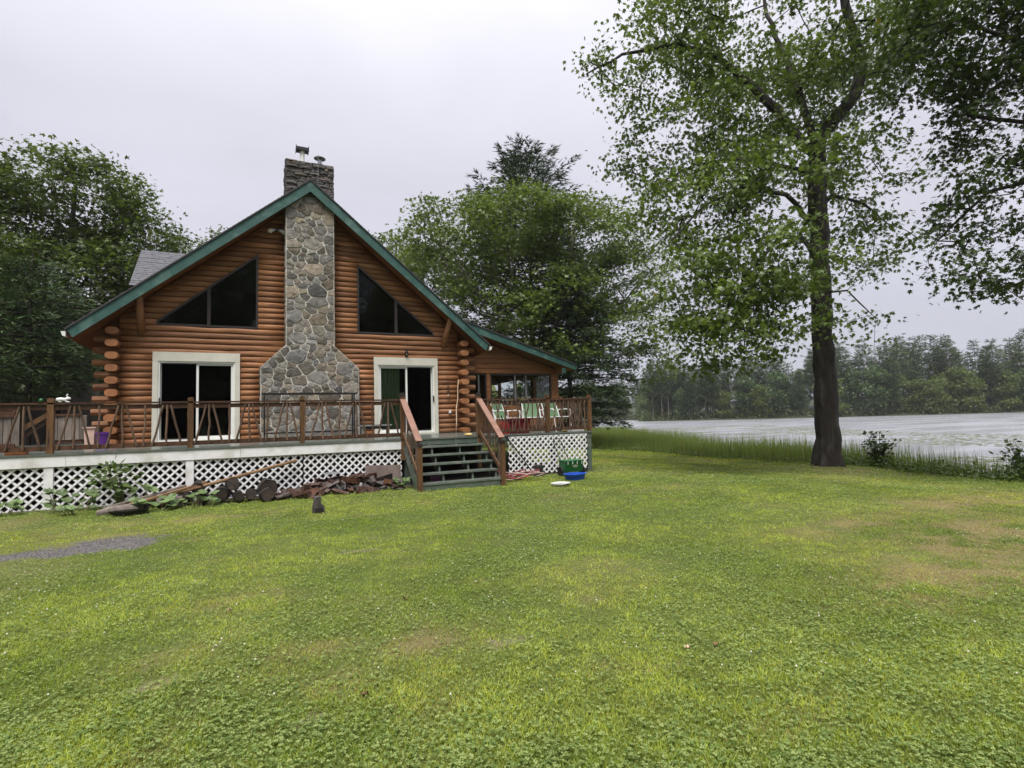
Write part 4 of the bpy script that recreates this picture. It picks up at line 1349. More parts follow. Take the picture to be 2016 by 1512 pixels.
# green drop spreader
sp = thing('lawn_spreader', (7.43, 11.95, gz(7.43, 11.95)), 'green lawn spreader with black wheels against the bare lattice', 'spreader')
z0 = gz(7.43, 11.95)
build('hopper', MB().prism([(11.88, z0 + 0.10), (12.05, z0 + 0.10), (12.16, z0 + 0.38), (11.80, z0 + 0.38)], 7.16, 7.70, 'X'), 'green_plastic', sp)
build('rim', MB().box(7.14, 7.72, 11.785, 12.175, z0 + 0.381, z0 + 0.40), 'green_plastic', sp)
for k in range(4): build('rib', MB().bar((7.22 + k * 0.14, 11.795, z0 + 0.30), (7.22 + k * 0.14, 11.785, z0 + 0.378), 0.012, 0.02, (0, 1, 0)), 'white_mark', sp)
lg = MB(); nn = 20
lg.add([(7.47 + 0.085 * cos(2 * pi * k / nn), 11.827 - 0.003 + 0.0 * k, z0 + 0.245 + 0.034 * sin(2 * pi * k / nn)) for k in range(nn)], [tuple(range(nn))])
lg.v = [(x, 11.88 - (zz - z0 - 0.10) * 0.2857 - 0.004, zz) for x, y, zz in lg.v]
lab = build('emblem', lg, 'white_mark', sp)
lt = MB()
for k, (a, b) in enumerate(((7.41, 7.44), (7.45, 7.475), (7.485, 7.51), (7.52, 7.535))):
    lt.add([(a, 0, z0 + 0.232 + 0.006 * (k % 2)), (b, 0, z0 + 0.235), (b, 0, z0 + 0.258), (a, 0, z0 + 0.255)], [(0, 1, 2, 3)])
lt.v = [(x, 11.88 - (zz - z0 - 0.10) * 0.2857 - 0.007, zz) for x, y, zz in lt.v]
build('lettering', lt, 'green_plastic', sp)
for x in (7.08, 7.735):
    w_ = MB().tube([(x - 0.02, 11.95, z0 + 0.12), (x + 0.03, 11.95, z0 + 0.12)], 0.125, 16)
    build('wheel', w_, 'rubber', sp)
hd = MB().tube([(7.25, 12.15, z0 + 0.3), (7.16, 12.42, 0.86), (7.18, 12.44, 0.93), (7.36, 12.44, 0.94), (7.40, 12.42, 0.86), (7.50, 12.15, z0 + 0.3)], 0.011, 6)
build('handle', hd, 'black_metal', sp)
# blue tub, white dish
def tub(name, loc, rx, ry, h, m_, label, cat, rz=0.0, t=0.012):
    o = thing(name, (loc[0], loc[1], gz(loc[0], loc[1])), label, cat, None, rz)
    mb = MB(); n = 28
    def ring(s, zz, e=3.2):
        b = len(mb.v)
        for k in range(n):
            a = 2 * pi * k / n; c, sn = cos(a), sin(a)
            r = (abs(c) ** e + abs(sn) ** e) ** (-1 / e)
            mb.v.append((rx * s * r * c, ry * s * r * sn, zz))
        return b
    rs_ = [ring(0.80, 0.0), ring(0.95, h - 0.02), ring(1.06, h - 0.015), ring(1.06, h), ring(0.93, h), ring(0.80, 0.015)]
    for a, b in zip(rs_[:-1], rs_[1:]):
        for k in range(n): mb.f.append((a + k, a + (k + 1) % n, b + (k + 1) % n, b + k)); mb.mi.append(0)
    mb.f.append(tuple(rs_[0] + k for k in reversed(range(n)))); mb.mi.append(0)
    mb.f.append(tuple(rs_[-1] + k for k in range(n))); mb.mi.append(0)
    build('basin', mb, m_, o, smooth=False, local=True)
    return o


tub('plastic_tub', (6.95, 11.05), 0.275, 0.21, 0.15, 'blue_plastic', 'bright blue plastic tub on the grass before the green spreader', 'tub', 0.25)
ds2 = tub('feeding_dish', (6.05, 10.22), 0.20, 0.17, 0.075, 'white_ceramic', 'shallow white feeding dish alone on the lawn', 'dish', 0.4)
build('base', MB().lathe([(0.15, 0.0), (0.185, 0.055), (0.18, 0.055)], (0, 0, -0.015), 18), 'black_metal', ds2, local=True)
build('kibble', lumpy((-0.06, 0.02, 0.03), 0.05, 0.04, 0.02, a=0.3), 'firewood_bark', ds2, local=True)
# tangle of hose
hs = thing('garden_hose', (5.75, 11.75, 0), 'tangled red and white hose heaped beside the steps', 'hose')
for k in range(10):
    rr = random.Random(50 + k); pts = []
    c = Vector((5.72 + rr.uniform(-0.12, 0.15), 11.72 + rr.uniform(-0.15, 0.15), 0)); r0 = rr.uniform(0.22, 0.42); ph = rr.uniform(0, 6)
    for i in range(15):
        t = i / 14 * (3.2 + k * 0.35); q = r0 * (1 + 0.25 * sin(2.3 * t + k))
        pts.append((c.x + q * 1.35 * cos(ph + t), c.y + q * 0.45 * sin(ph + t), gz(c.x, c.y) + 0.03 + 0.16 * abs(sin(t * 0.8 + k * 1.3)) * (1 - abs(i / 7 - 1) * 0.7) + 0.012 * k))
    build('coil', MB().tube(pts, 0.012, 6), 'hose_white' if k % 3 == 2 else 'hose_red', hs, smooth=True)
tag(build('stump', MB().lathe([(0.15, -0.05), (0.13, 0.08), (0.12, 0.27), (0.11, 0.29)], (6.62, 12.28, gz(6.6, 12.3)), 11).jitter(0.012), 'firewood_bark'), 'dark tree stump half hidden before the bare lattice', 'stump')
bl = thing('lawn_tool', (5.95, 12.3, 0), 'black tool handle leaning across the bare lattice', 'tool')
build('shaft', MB().tube([(6.48, 12.36, 0.10), (5.86, 12.49, 1.0)], 0.014, 6), 'black_metal', bl)
build('grip', MB().tube([(5.86, 12.49, 1.0), (5.82, 12.495, 1.05)], 0.02, 6), 'rubber', bl)
tag(build('ball', lumpy((3.78, 12.0, 0.42), 0.035, 0.035, 0.035, a=0.02), 'white_ceramic', smooth=True), 'small white ball behind the open steps', 'ball')
tag(build('bucket', MB().lathe([(0.13, 0), (0.16, 0.20), (0.165, 0.24), (0.15, 0.24), (0.12, 0.02)], (3.72, 11.75, 0.0), 14), 'mauve_plastic'), 'mauve bucket under the open steps', 'bucket')
bt = MB().bar((3.765, 12.0, 0.35), (3.765, 12.0, 0.388), 0.05, 0.05, (0, 1, 0)); 
# block of wood on the lawn
bk = thing('wood_block', (0.96, 9.78, gz(0.96, 9.78)), 'notched dark wood block standing alone on the lawn', 'block')
zz = gz(0.96, 9.78)
build('block', MB().prism([(0.86, zz - 0.02), (1.05, zz - 0.02), (1.045, zz + 0.12), (0.99, zz + 0.17), (1.0, zz + 0.27), (0.95, zz + 0.285), (0.885, zz + 0.27), (0.865, zz + 0.12)], 9.72, 9.90).jitter(0.008), 'firewood', bk)
build('bark_side', MB().prism([(0.89, zz), (1.03, zz), (1.02, zz + 0.10), (0.90, zz + 0.10)], 9.70, 9.725).jitter(0.006), 'firewood_bark', bk)


def firewood_round(x, y, z, r, L_, az, tilt, label='dark wet firewood round with its cut end facing the lawn'):
    d = Vector((sin(az) * cos(tilt), -cos(az) * cos(tilt), sin(tilt)))
    c = Vector((x, y, z)); a = c - d * L_ * 0.5; b = c + d * L_ * 0.5
    o = thing('firewood_round', tuple(c), label, 'firewood', 'firewood heaped along the lattice')
    rr = random.Random(int(x * 977 + y * 31))
    u = d.orthogonal().normalized(); v_ = d.cross(u); n = 12
    prof = [r * rr.uniform(0.88, 1.08) for _ in range(n)]
    mb = MB()
    for e, s in ((a, 1), (b, 1)):
        for k in range(n):
            t = 2 * pi * k / n; mb.v.append(tuple(e + (u * cos(t) + v_ * sin(t)) * prof[k]))
    for k in range(n): mb.f.append((k, (k + 1) % n, n + (k + 1) % n, n + k)); mb.mi.append(0)
    build('bark', mb.jitter(0.008), 'firewood_bark', o)
    for e, s in ((a, -1), (b, 1)):
        ec = MB(); base = 0
        for k in range(n):
            t = 2 * pi * k / n; ec.v.append(tuple(e + d * 0.002 * s + (u * cos(t) + v_ * sin(t)) * prof[k] * 0.93))
        ec.f.append(tuple(base + k for k in range(n))); ec.mi.append(0)
        build('cut_end', ec, 'firewood_end', o)
    return o


def split_log(x, y, z, L_, w_, az, tilt, roll, label='wet reddish split log in the heap along the lattice'):
    d = Vector((cos(az) * cos(tilt), sin(az) * cos(tilt), sin(tilt)))
    u = d.orthogonal().normalized(); u = Matrix.Rotation(roll, 3, d) @ u; v_ = d.cross(u)
    c = Vector((x, y, z)); mb = MB()
    sec = [(-w_ * 0.6, -w_ * 0.35), (w_ * 0.6, -w_ * 0.42), (w_ * 0.62, -w_ * 0.2), (0.05 * w_, w_ * 0.6), (-w_ * 0.15, w_ * 0.55)]
    for e in (-0.5, 0.0, 0.5):
        for p, q in sec:
            o = c + d * L_ * e + u * (p + R.uniform(-.012, .012)) + v_ * (q + R.uniform(-.012, .012))
            mb.v.append(tuple(o))
    k5 = len(sec)
    for r_ in range(2):
        for k in range(k5): mb.f.append((r_ * k5 + k, r_ * k5 + (k + 1) % k5, (r_ + 1) * k5 + (k + 1) % k5, (r_ + 1) * k5 + k)); mb.mi.append(0)
    mb.f.append(tuple(reversed(range(k5)))); mb.mi.append(0)
    mb.f.append(tuple(2 * k5 + k for k in range(k5))); mb.mi.append(0)
    o = build('split_log', mb, 'firewood')
    return tag(o, label, 'firewood', 'firewood heaped along the lattice')


for x, y, z, r, a in ((-0.95, 12.05, 0.14, 0.14, 0.1), (-0.62, 12.10, 0.19, 0.17, -0.05), (-0.33, 12.02, 0.13, 0.12, 0.2), (-0.45, 12.22, 0.36, 0.16, 0.1), (-0.10, 12.10, 0.15, 0.14, -0.1),
                      (0.20, 12.16, 0.24, 0.22, 0.05), (0.18, 11.85, 0.13, 0.16, 0.15), (-1.25, 12.10, 0.16, 0.13, -0.2), (-1.05, 12.28, 0.36, 0.14, 0.0), (-1.55, 12.0, 0.10, 0.12, 0.2)):
    firewood_round(x, y, (z + 0.02) * 0.9, r * 0.82, 0.36, a + R.uniform(-0.1, 0.1), R.uniform(-0.06, 0.12),
                   ('thick' if r > 0.155 else 'slender' if r < 0.135 else 'dark') + ' firewood round ' + ('stacked on top of' if z > 0.3 else 'in the bottom row of') + ' the pile, cut end facing the lawn')
for i in range(60):
    x = R.uniform(0.30, 2.85); y = R.uniform(11.72, 12.42)
    hmax = 0.09 + 0.22 * sstep(0.4, 1.5, x) * sstep(11.7, 12.3, y)
    zz_, ww_ = R.uniform(0.03, float(hmax)), R.uniform(0.07, 0.13)
    lb = ('thick' if ww_ > 0.10 else 'thin') + ' wet reddish split log ' + ('on top of' if zz_ > 0.17 else 'low in') + ' the heap ' + ('next to the firewood rounds' if x < 1.0 else 'around the metal lid' if x < 2.0 else 'before the plywood sheet')
    split_log(x, y, zz_, R.uniform(0.28, 0.46), ww_, R.uniform(0, pi), R.uniform(-0.35, 0.35), R.uniform(0, 6), lb)
for i in range(10):
    split_log(R.uniform(-2.1, -0.9), R.uniform(11.85, 12.25), R.uniform(0.06, 0.16), R.uniform(0.28, 0.42), R.uniform(0.07, 0.11), R.uniform(0, pi), R.uniform(-0.2, 0.2), R.uniform(0, 6),
              'dark split log lying under the long leaning poles')
tag(build('plywood_sheet', MB().add([(2.22, 12.30, -0.02), (3.02, 12.26, -0.04), (3.04, 12.48, 0.50), (2.24, 12.50, 0.53), (2.22, 12.32, -0.02), (3.02, 12.28, -0.04), (3.04, 12.495, 0.50), (2.24, 12.515, 0.53)],
      [(0, 1, 2, 3), (7, 6, 5, 4), (0, 4, 5, 1), (1, 5, 6, 2), (2, 6, 7, 3), (3, 7, 4, 0)]), 'wet_plywood'), 'wet brown plywood sheet leaning on the lattice by the steps', 'board')
tag(build('metal_lid', MB().lathe([(0.02, 0.03), (0.16, 0.012), (0.20, 0.0), (0.205, 0.006), (0.16, 0.02), (0.02, 0.04)], (1.50, 12.30, 0.42), 18), 'galvanised', smooth=False), 'round metal lid lying on the heap of split logs', 'lid')
for k, (a, b, r, lb) in enumerate((((-2.45, 11.85, 0.06), (0.78, 12.46, 0.74), 0.034, 'long brown pole leaning from the ground to the lattice'),
                                   ((-2.42, 11.78, 0.05), (-0.9, 12.2, 0.43), 0.03, 'short orange board lying beside the long pole'),
                                   ((-2.5, 11.92, 0.10), (-1.25, 12.25, 0.38), 0.035, 'grey weathered board under the long pole'))):
    A, B = Vector(a), Vector(b)
    mb = MB().tube([A, A.lerp(B, 0.5) + Vector((0, 0, -0.015)), B], r, 7) if k == 0 else MB().bar(A, B, 0.12, 0.035)
    tag(build('pole' if k == 0 else 'board', mb, 'grey_plank' if k == 2 else 'pole_wood'), lb, 'pole' if k == 0 else 'board')
tag(build('edging_board', MB().bar((-4.9, 11.75, 0.05), (-3.35, 11.95, 0.06), 0.20, 0.05), 'grey_plank'), 'grey edging board lying before the white skirt post', 'board')
tag(build('stone_slab', MB().bar((-3.5, 12.05, 0.05), (-2.75, 12.2, 0.05), 0.30, 0.05).jitter(0.01), 'wet_plywood'), 'flat dark slab at the foot of the lattice', 'slab')
tp = thing('plant_saucer', (-2.0, 11.35, gz(-2.0, 11.35)), 'shallow black plant tray on the grass below the poles', 'tray')
build('tray', MB().lathe([(0.24, 0.0), (0.29, 0.09), (0.30, 0.09), (0.25, 0.02)], (-2.0, 11.35, gz(-2.0, 11.35)), 16), 'rubber', tp)
tag(build('driftwood', MB().tube([(-2.45, 11.30, 0.09), (-2.25, 11.34, 0.12), (-2.0, 11.5, 0.11), (-1.85, 11.62, 0.09)], [0.05, 0.085, 0.08, 0.05], 8).jitter(0.012), 'grey_plank'), 'grey weathered log lying against the black tray', 'log')
# ------------------------------------------------------------------ trees
MAPLE_LEAF = (np.array([(0, 0, 0), (0.30, 0.46, -0.05), (0.42, 0.20, 0.02), (0.72, 0.50, -0.08), (0.66, 0.16, 0.03), (1.02, 0.0, -0.10),
                        (0.66, -0.16, 0.03), (0.72, -0.50, -0.08), (0.42, -0.20, 0.02), (0.30, -0.46, -0.05)]),
              np.array([(0, 1, 2), (2, 3, 4), (4, 5, 6), (6, 7, 8), (8, 9, 0), (0, 2, 4), (0, 4, 6), (0, 6, 8)]))
OVAL_LEAF = (np.array([(0, 0, 0), (0.45, 0.34, -0.06), (1.0, 0.0, -0.06), (0.45, -0.34, -0.06)]), np.array([(0, 1, 2), (0, 2, 3)]))
SPRIG = (np.array([(0, 0, 0), (0.35, 0.42, -0.05), (0.50, 0.10, 0.0), (0.95, 0.30, -0.12), (0.62, -0.05, 0), (0.92, -0.38, -0.1), (0.40, -0.16, 0.02), (0.15, -0.45, -0.06)]),
         np.array([(0, 1, 2), (2, 3, 4), (4, 5, 6), (0, 6, 7), (0, 2, 6), (2, 4, 6)]))
SPIKE = (np.array([(0, 0.10, 0), (0, -0.10, 0), (1.0, 0, 0.0), (0.12, 0.02, 0.06), (0.10, -0.02, -0.06), (0.80, 0.45, 0.08), (0.15, 0.03, 0.05), (0.12, -0.03, -0.05), (0.80, -0.45, 0.06)]),
         np.array([(0, 1, 2), (3, 4, 5), (6, 7, 8)]))


def scatter(shape, pos, dirs, nrm, size):
    """copies of a leaf outline at pos, its length along dirs and its face towards nrm; returns vertices, faces, vertices per leaf"""
    S, F = shape
    d = dirs / np.linalg.norm(dirs, axis=1, keepdims=True)
    s = np.cross(nrm, d); s /= np.linalg.norm(s, axis=1, keepdims=True) + 1e-9
    n = np.cross(d, s)
    V = pos[:, None, :] + size[:, None, None] * (S[None, :, 0:1] * d[:, None, :] + S[None, :, 1:2] * s[:, None, :] + S[None, :, 2:3] * n[:, None, :])
    k = len(S)
    FF = (np.arange(len(pos)) * k)[:, None, None] + F[None]
    return V.reshape(-1, 3), FF.reshape(-1, 3), k


def ellipsoid_points(rng, spec, density, shell=0.35):
    """targets spread through a union of ellipsoids (cx,cy,cz,rx,ry,rz)"""
    out = []
    for (cx, cy, cz, rx, ry, rz, *wt) in spec:
        n = max(3, int(density * rx * ry * rz * 4.19 * (wt[0] if wt else 1.0)))
        p = rng.normal(size=(n, 3)); p /= np.linalg.norm(p, axis=1, keepdims=True)
        r = rng.random(n) ** (1 / 3)
        r = shell + (1 - shell) * r
        out.append(np.stack([cx + p[:, 0] * r * rx, cy + p[:, 1] * r * ry, cz + p[:, 2] * r * rz], 1))
    return np.concatenate(out)


def grow(rng, mains, targets, step=0.45, lift=0.12, jit=0.06):
    """mains: list of point lists (each starts on an earlier one). Every target is joined to the nearest point of what has grown so far."""
    P = []; par = []; chains = []
    for pts in mains:
        pts = [np.array(p, float) for p in pts]
        if P:
            d = np.linalg.norm(np.array(P) - pts[0], axis=1); a = int(np.argmin(d))
        else:
            a = -1; P.append(pts[0]); par.append(-1); a = 0
        ch = [a]
        for p, q in zip(pts[:-1], pts[1:]):
            n = max(1, int(np.linalg.norm(q - p) / step))
            for i in range(1, n + 1):
                P.append(p + (q - p) * i / n + rng.normal(size=3) * jit * 0.35 * (i < n)); par.append(ch[-1]); ch.append(len(P) - 1)
        chains.append(ch)
    nmain = len(P)
    A = np.zeros((nmain + len(targets) * 14, 3)); A[:nmain] = P
    cnt = nmain
    d0 = np.array([np.min(np.linalg.norm(A[:nmain] - t, axis=1)) for t in targets])
    order = np.argsort(d0 + rng.normal(size=len(d0)) * 0.25)
    par = par + [0] * (len(A) - nmain)
    tips = []
    low = A[0, 2] + 0.28 * (A[:nmain, 2].max() - A[0, 2])
    for ti in order:
        t = targets[ti]
        D = A[:cnt] - t
        dd = np.sqrt((D * D).sum(1)) + np.maximum(0, A[:cnt, 2] - t[2]) * 0.25 + np.where(A[:cnt, 2] < min(low, t[2] + 0.6), 0.0, 0.0)
        a = int(np.argmin(dd)); p0 = A[a]; L_ = np.linalg.norm(t - p0)
        n = int(min(13, max(1, round(L_ / step))))
        c = p0 * 0.5 + t * 0.5 + np.array([0, 0, lift * L_]) + rng.normal(size=3) * jit * L_
        ch = [a]
        for i in range(1, n + 1):
            s = i / n
            A[cnt] = (1 - s) ** 2 * p0 + 2 * s * (1 - s) * c + s * s * t; par[cnt] = ch[-1]; ch.append(cnt); cnt += 1
        chains.append(ch); tips.append(cnt - 1)
    A = A[:cnt]; par = np.array(par[:cnt])
    w = np.zeros(cnt); w[tips] = 1
    for i in range(cnt - 1, 0, -1):
        if par[i] >= 0 and par[i] != i: w[par[i]] += w[i]
    return A, par, w, chains, np.array(tips), nmain, len(mains)


def limbs_mesh(A, w, chains, r0=0.0065, ex=0.43, nmain=0, main_r=None, sides=(9, 5, 3), base_flare=0.0, ridges=False):
    Vs = []; Fs = []; off = 0
    for ci, ch in enumerate(chains):
        pts = A[ch]
        r = r0 * np.maximum(w[ch], 1) ** ex
        if len(ch) > 1 and ci >= nmain: r[0] = min(r[0], r[1] * 1.15)
        if main_r and ci in main_r:
            a, b = main_r[ci]; r = np.linspace(a, b, len(ch))
            if ci == 0 and base_flare:
                hgt = pts[:, 2] - pts[0, 2]; r = r + base_flare * np.exp(-hgt / 0.35)
        k = sides[0] if r[0] > 0.07 else (sides[1] if r[0] > 0.02 else sides[2])
        d = np.gradient(pts, axis=0) if len(pts) > 1 else np.array([[0, 0, 1.0]])
        d /= np.linalg.norm(d, axis=1, keepdims=True) + 1e-9
        ref = np.where(np.abs(d[:, 2:3]) > 0.9, np.array([[1.0, 0, 0]]), np.array([[0, 0, 1.0]]))
        u = np.cross(d, ref); u /= np.linalg.norm(u, axis=1, keepdims=True) + 1e-9; v = np.cross(d, u)
        rk = np.broadcast_to(r[:, None], (len(pts), k))
        if ridges and ci < 3:
            # close-set rings and furrowed bark on the trunk and the two big limbs
            k = 30; m = (len(pts) - 1) * 4 + 1; s0 = np.linspace(0, 1, len(pts)); s1 = np.linspace(0, 1, m)
            pts = np.stack([np.interp(s1, s0, pts[:, i]) for i in range(3)], 1); r = np.interp(s1, s0, r)
            d = np.gradient(pts, axis=0); d /= np.linalg.norm(d, axis=1, keepdims=True)
            u = np.cross(d, np.array([[0.0, 1.0, 0.0]])); u /= np.linalg.norm(u, axis=1, keepdims=True); v = np.cross(d, u)
            aa, ss = np.meshgrid(np.arange(k), np.arange(m))
            rk = r[:, None] * (1 + 0.20 * (vnoise(aa * 0.9, ss * 0.22) - 0.5) + 0.05 * (vnoise(aa * 0.25 + 7, ss * 0.12) - 0.5)
                               + (0.16 if ci == 0 else 0) * np.exp(-ss * 0.22) * np.sin(aa / k * 6.283 * 5))
        th = np.arange(k) * 2 * pi / k
        ring = pts[:, None, :] + rk[:, :, None] * (np.cos(th)[None, :, None] * u[:, None, :] + np.sin(th)[None, :, None] * v[:, None, :])
        n = len(pts); Vs.append(ring.reshape(-1, 3))
        i, j = np.meshgrid(np.arange(n - 1), np.arange(k), indexing='ij')
        a = off + i * k + j; b = off + i * k + (j + 1) % k
        Fs.append(np.stack([a, b, b + k, a + k], -1).reshape(-1, 4)); off += n * k
    return np.concatenate(Vs), np.concatenate(Fs)


def leaf_colors(rng, n, k, c_dark, c_light, clump=None, yellow=0.0):
    t = rng.random(n)
    if clump is not None: t = np.clip(0.5 * t + 0.5 * clump, 0, 1)
    c = np.array(c_dark)[None] * (1 - t[:, None]) + np.array(c_light)[None] * t[:, None]
    if yellow:
        yl = rng.random(n) < yellow; c[yl] = np.array((0.22, 0.17, 0.03))
    return np.repeat(c, k, 0)


def broadleaf(name, label, group, loc, mains, spec, density, leaves_per, leaf, shape, c_dark, c_light, seed, spread=0.35, bark='bark_dark',
              main_r=None, droop=0.5, step=0.45, lift=0.12, flare=0.0, r0=0.0065, shell=0.35, yellow=0.0, ridges=False, flatten=0.62):
    rng = np.random.default_rng(seed)
    T = ellipsoid_points(rng, spec, density, shell)
    A, par, w, chains, tips, nm, nmain = grow(rng, mains, T, step, lift)
    o = thing(name, loc, label, 'tree', group)
    V, F = limbs_mesh(A, w, chains, r0, nmain=nmain, main_r=main_r, base_flare=flare, ridges=ridges)
    np_mesh('trunk', V, F, bark, parent=o, smooth=True)
    tp = A[tips]
    # leaves hang round the tip and along the last stretch of twig
    n = len(tp) * leaves_per
    base = np.repeat(tp, leaves_per, 0)
    back = np.repeat(A[par[tips]], leaves_per, 0)
    s = rng.random((n, 1)) ** 1.5
    pos = base + (back - base) * s * 0.9 + rng.normal(size=(n, 3)) * spread * np.array([1, 1, flatten])
    d = rng.normal(size=(n, 3)); d[:, 2] = d[:, 2] * 0.5 - droop
    nr = rng.normal(size=(n, 3)) * 0.55; nr[:, 2] += 1.0
    sz = leaf * rng.uniform(0.65, 1.25, n)
    V, F, k = scatter(shape, pos, d, nr, sz)
    cl = np.repeat(rng.random(len(tp)), leaves_per)
    np_mesh('crown', V, F, 'leaf', col=leaf_colors(rng, n, k, c_dark, c_light, cl, yellow), parent=o)
    return o


def conifer(name, label, group, loc, h, z0, rmax, seed, whorls=22, per=6, tuft=0.3, gap=0.22, droop=0.1, upturn=0.25, c_dark=(0.018, 0.036, 0.016), c_light=(0.05, 0.085, 0.03),
            bark='bark_dark', trunk_r=0.2, ragged=0.35, prof=0.75, flat=0.35, lean=0.0):
    rng = np.random.default_rng(seed)
    o = thing(name, loc, label, 'tree', group)
    mb_V = []; P = []; Dr = []
    chains = []; pts_all = []
    trunk = np.array([(lean * (i / 12) ** 2, 0, h * i / 12) for i in range(13)])
    Vt = []; Ft = []; off = 0
    def tube(pts, r, k):
        nonlocal off
        d = np.gradient(pts, axis=0); d /= np.linalg.norm(d, axis=1, keepdims=True) + 1e-9
        ref = np.where(np.abs(d[:, 2:3]) > 0.9, np.array([[1.0, 0, 0]]), np.array([[0, 0, 1.0]]))
        u = np.cross(d, ref); u /= np.linalg.norm(u, axis=1, keepdims=True) + 1e-9; v = np.cross(d, u)
        th = np.arange(k) * 2 * pi / k
        ring = pts[:, None, :] + r[:, None, None] * (np.cos(th)[None, :, None] * u[:, None, :] + np.sin(th)[None, :, None] * v[:, None, :])
        n = len(pts); i, j = np.meshgrid(np.arange(n - 1), np.arange(k), indexing='ij')
        a = off + i * k + j; b = off + i * k + (j + 1) % k
        Vt.append(ring.reshape(-1, 3)); Ft.append(np.stack([a, b, b + k, a + k], -1).reshape(-1, 4)); off += n * k
    tube(trunk, np.linspace(trunk_r, 0.02, 13), 8)
    for wi in range(whorls):
        t = (wi + rng.uniform(-0.3, 0.3)) / whorls; t = min(max(t, 0), 0.985)
        zb = z0 + (h - z0) * t
        R_ = rmax * (1 - t) ** prof * min(1.0, 0.55 + t * 3.0)
        ph0 = rng.uniform(0, 6.28)
        for b in range(per):
            ang = ph0 + 6.283 * b / per + rng.uniform(-0.3, 0.3)
            L_ = max(0.3, R_ * rng.uniform(1 - ragged, 1.08))
            n = max(3, int(L_ / 0.35))
            s = np.linspace(0, 1, n + 1)
            rad = s * L_; zz = zb + (0.10 - droop * s) * L_ * s + upturn * L_ * s ** 3
            pts = np.stack([lean * (zb / h) ** 2 + np.cos(ang) * rad, np.sin(ang) * rad, zz], 1)
            tube(pts, np.linspace(0.012 + 0.010 * L_, 0.006, n + 1), 4 if L_ > 1.5 else 3)
            m = max(3, int(L_ / gap * 2.6)); ss = rng.random(m) ** 0.7 * 0.85 + 0.15
            c = np.stack([np.interp(ss, s, pts[:, i]) for i in range(3)], 1)
            wid = 0.30 * L_ * (1 - ss) + 0.18
            side = rng.uniform(-1, 1, m) * wid
            c[:, 0] += -np.sin(ang) * side; c[:, 1] += np.cos(ang) * side; c[:, 2] += rng.normal(size=m) * 0.06 - np.abs(side) * droop * 0.5
            dr = np.stack([np.cos(ang) + (-np.sin(ang)) * side / (wid + .01) * 0.9, np.sin(ang) + np.cos(ang) * side / (wid + .01) * 0.9, rng.normal(size=m) * 0.2 + upturn * 0.6 - droop * 0.3], 1)
            P.append(c); Dr.append(dr)
    np_mesh('trunk', np.concatenate(Vt), np.concatenate(Ft), bark, parent=o, smooth=True)
    P = np.concatenate(P); Dr = np.concatenate(Dr); rep = 2
    P = np.repeat(P, rep, 0) + rng.normal(size=(len(P) * rep, 3)) * tuft * 0.28; Dr = np.repeat(Dr, rep, 0) + rng.normal(size=(len(Dr) * rep, 3)) * 0.35
    nr = rng.normal(size=P.shape) * flat; nr[:, 2] += 1
    V, F, k = scatter(SPIKE, P, Dr, nr, tuft * rng.uniform(0.7, 1.3, len(P)))
    np_mesh('crown', V, F, 'needle', col=leaf_colors(rng, len(P), k, c_dark, c_light), parent=o)
    return o


def to_cam(r, d, z):
    """plan offset along the photographer's right / forward directions"""
    v = RT * r + CF * d
    return (v.x, v.y, z)


def spec_cam(lst):
    return [(*to_cam(r, d, z), *rest) for r, d, z, *rest in lst]


# big maple on the lawn
TB = Vector((15.15, 10.15, gz(15.15, 10.15) - 0.05))
mains = [[(0, 0, 0), to_cam(0.05, 0, 3), to_cam(0.10, 0, 6.5), to_cam(0.18, 0, 8.6), to_cam(0.30, 0, 9.9)],
         [to_cam(0.30, 0, 9.9), to_cam(0.9, 0.1, 10.6), to_cam(1.6, 0.1, 11.4), to_cam(1.95, 0.2, 12.4), to_cam(1.7, 0.3, 14.0), to_cam(1.4, 0.3, 17)],
         [to_cam(0.10, 0, 9.3), to_cam(-0.7, 0.3, 11.0), to_cam(-1.3, 0.5, 11.9), to_cam(-2.2, 0.6, 12.9), to_cam(-3.6, 0.6, 13.5), to_cam(-5.4, 0.7, 13.3), to_cam(-6.6, 0.6, 12.6)],
         [to_cam(0.25, 0, 9.6), to_cam(0.2, 0.8, 12.2), to_cam(-0.3, 1.4, 15), to_cam(-0.4, 1.6, 17.5)],
         [to_cam(0.12, 0, 7.0), to_cam(-1.2, -0.8, 7.9), to_cam(-2.6, -1.5, 7.9), to_cam(-4.0, -1.9, 7.2), to_cam(-5.0, -2.2, 6.2)],
         [to_cam(0.12, 0, 6.2), to_cam(-0.9, -0.9, 6.6), to_cam(-2.0, -1.8, 6.3), to_cam(-3.2, -2.4, 5.2), to_cam(-4.0, -2.6, 3.9)],
         [to_cam(0.14, 0, 7.8), to_cam(1.0, 0.6, 8.4), to_cam(2.2, 1.0, 8.3), to_cam(3.2, 1.2, 7.6)],
         [to_cam(0.2, 0, 8.8), to_cam(-1.0, 1.2, 10), to_cam(-2.6, 2.4, 10.4), to_cam(-4.2, 3.0, 9.8)],
         [to_cam(0.1, 0, 5.2), to_cam(0.5, -0.6, 5.1), to_cam(0.9, -1.0, 4.3)]]
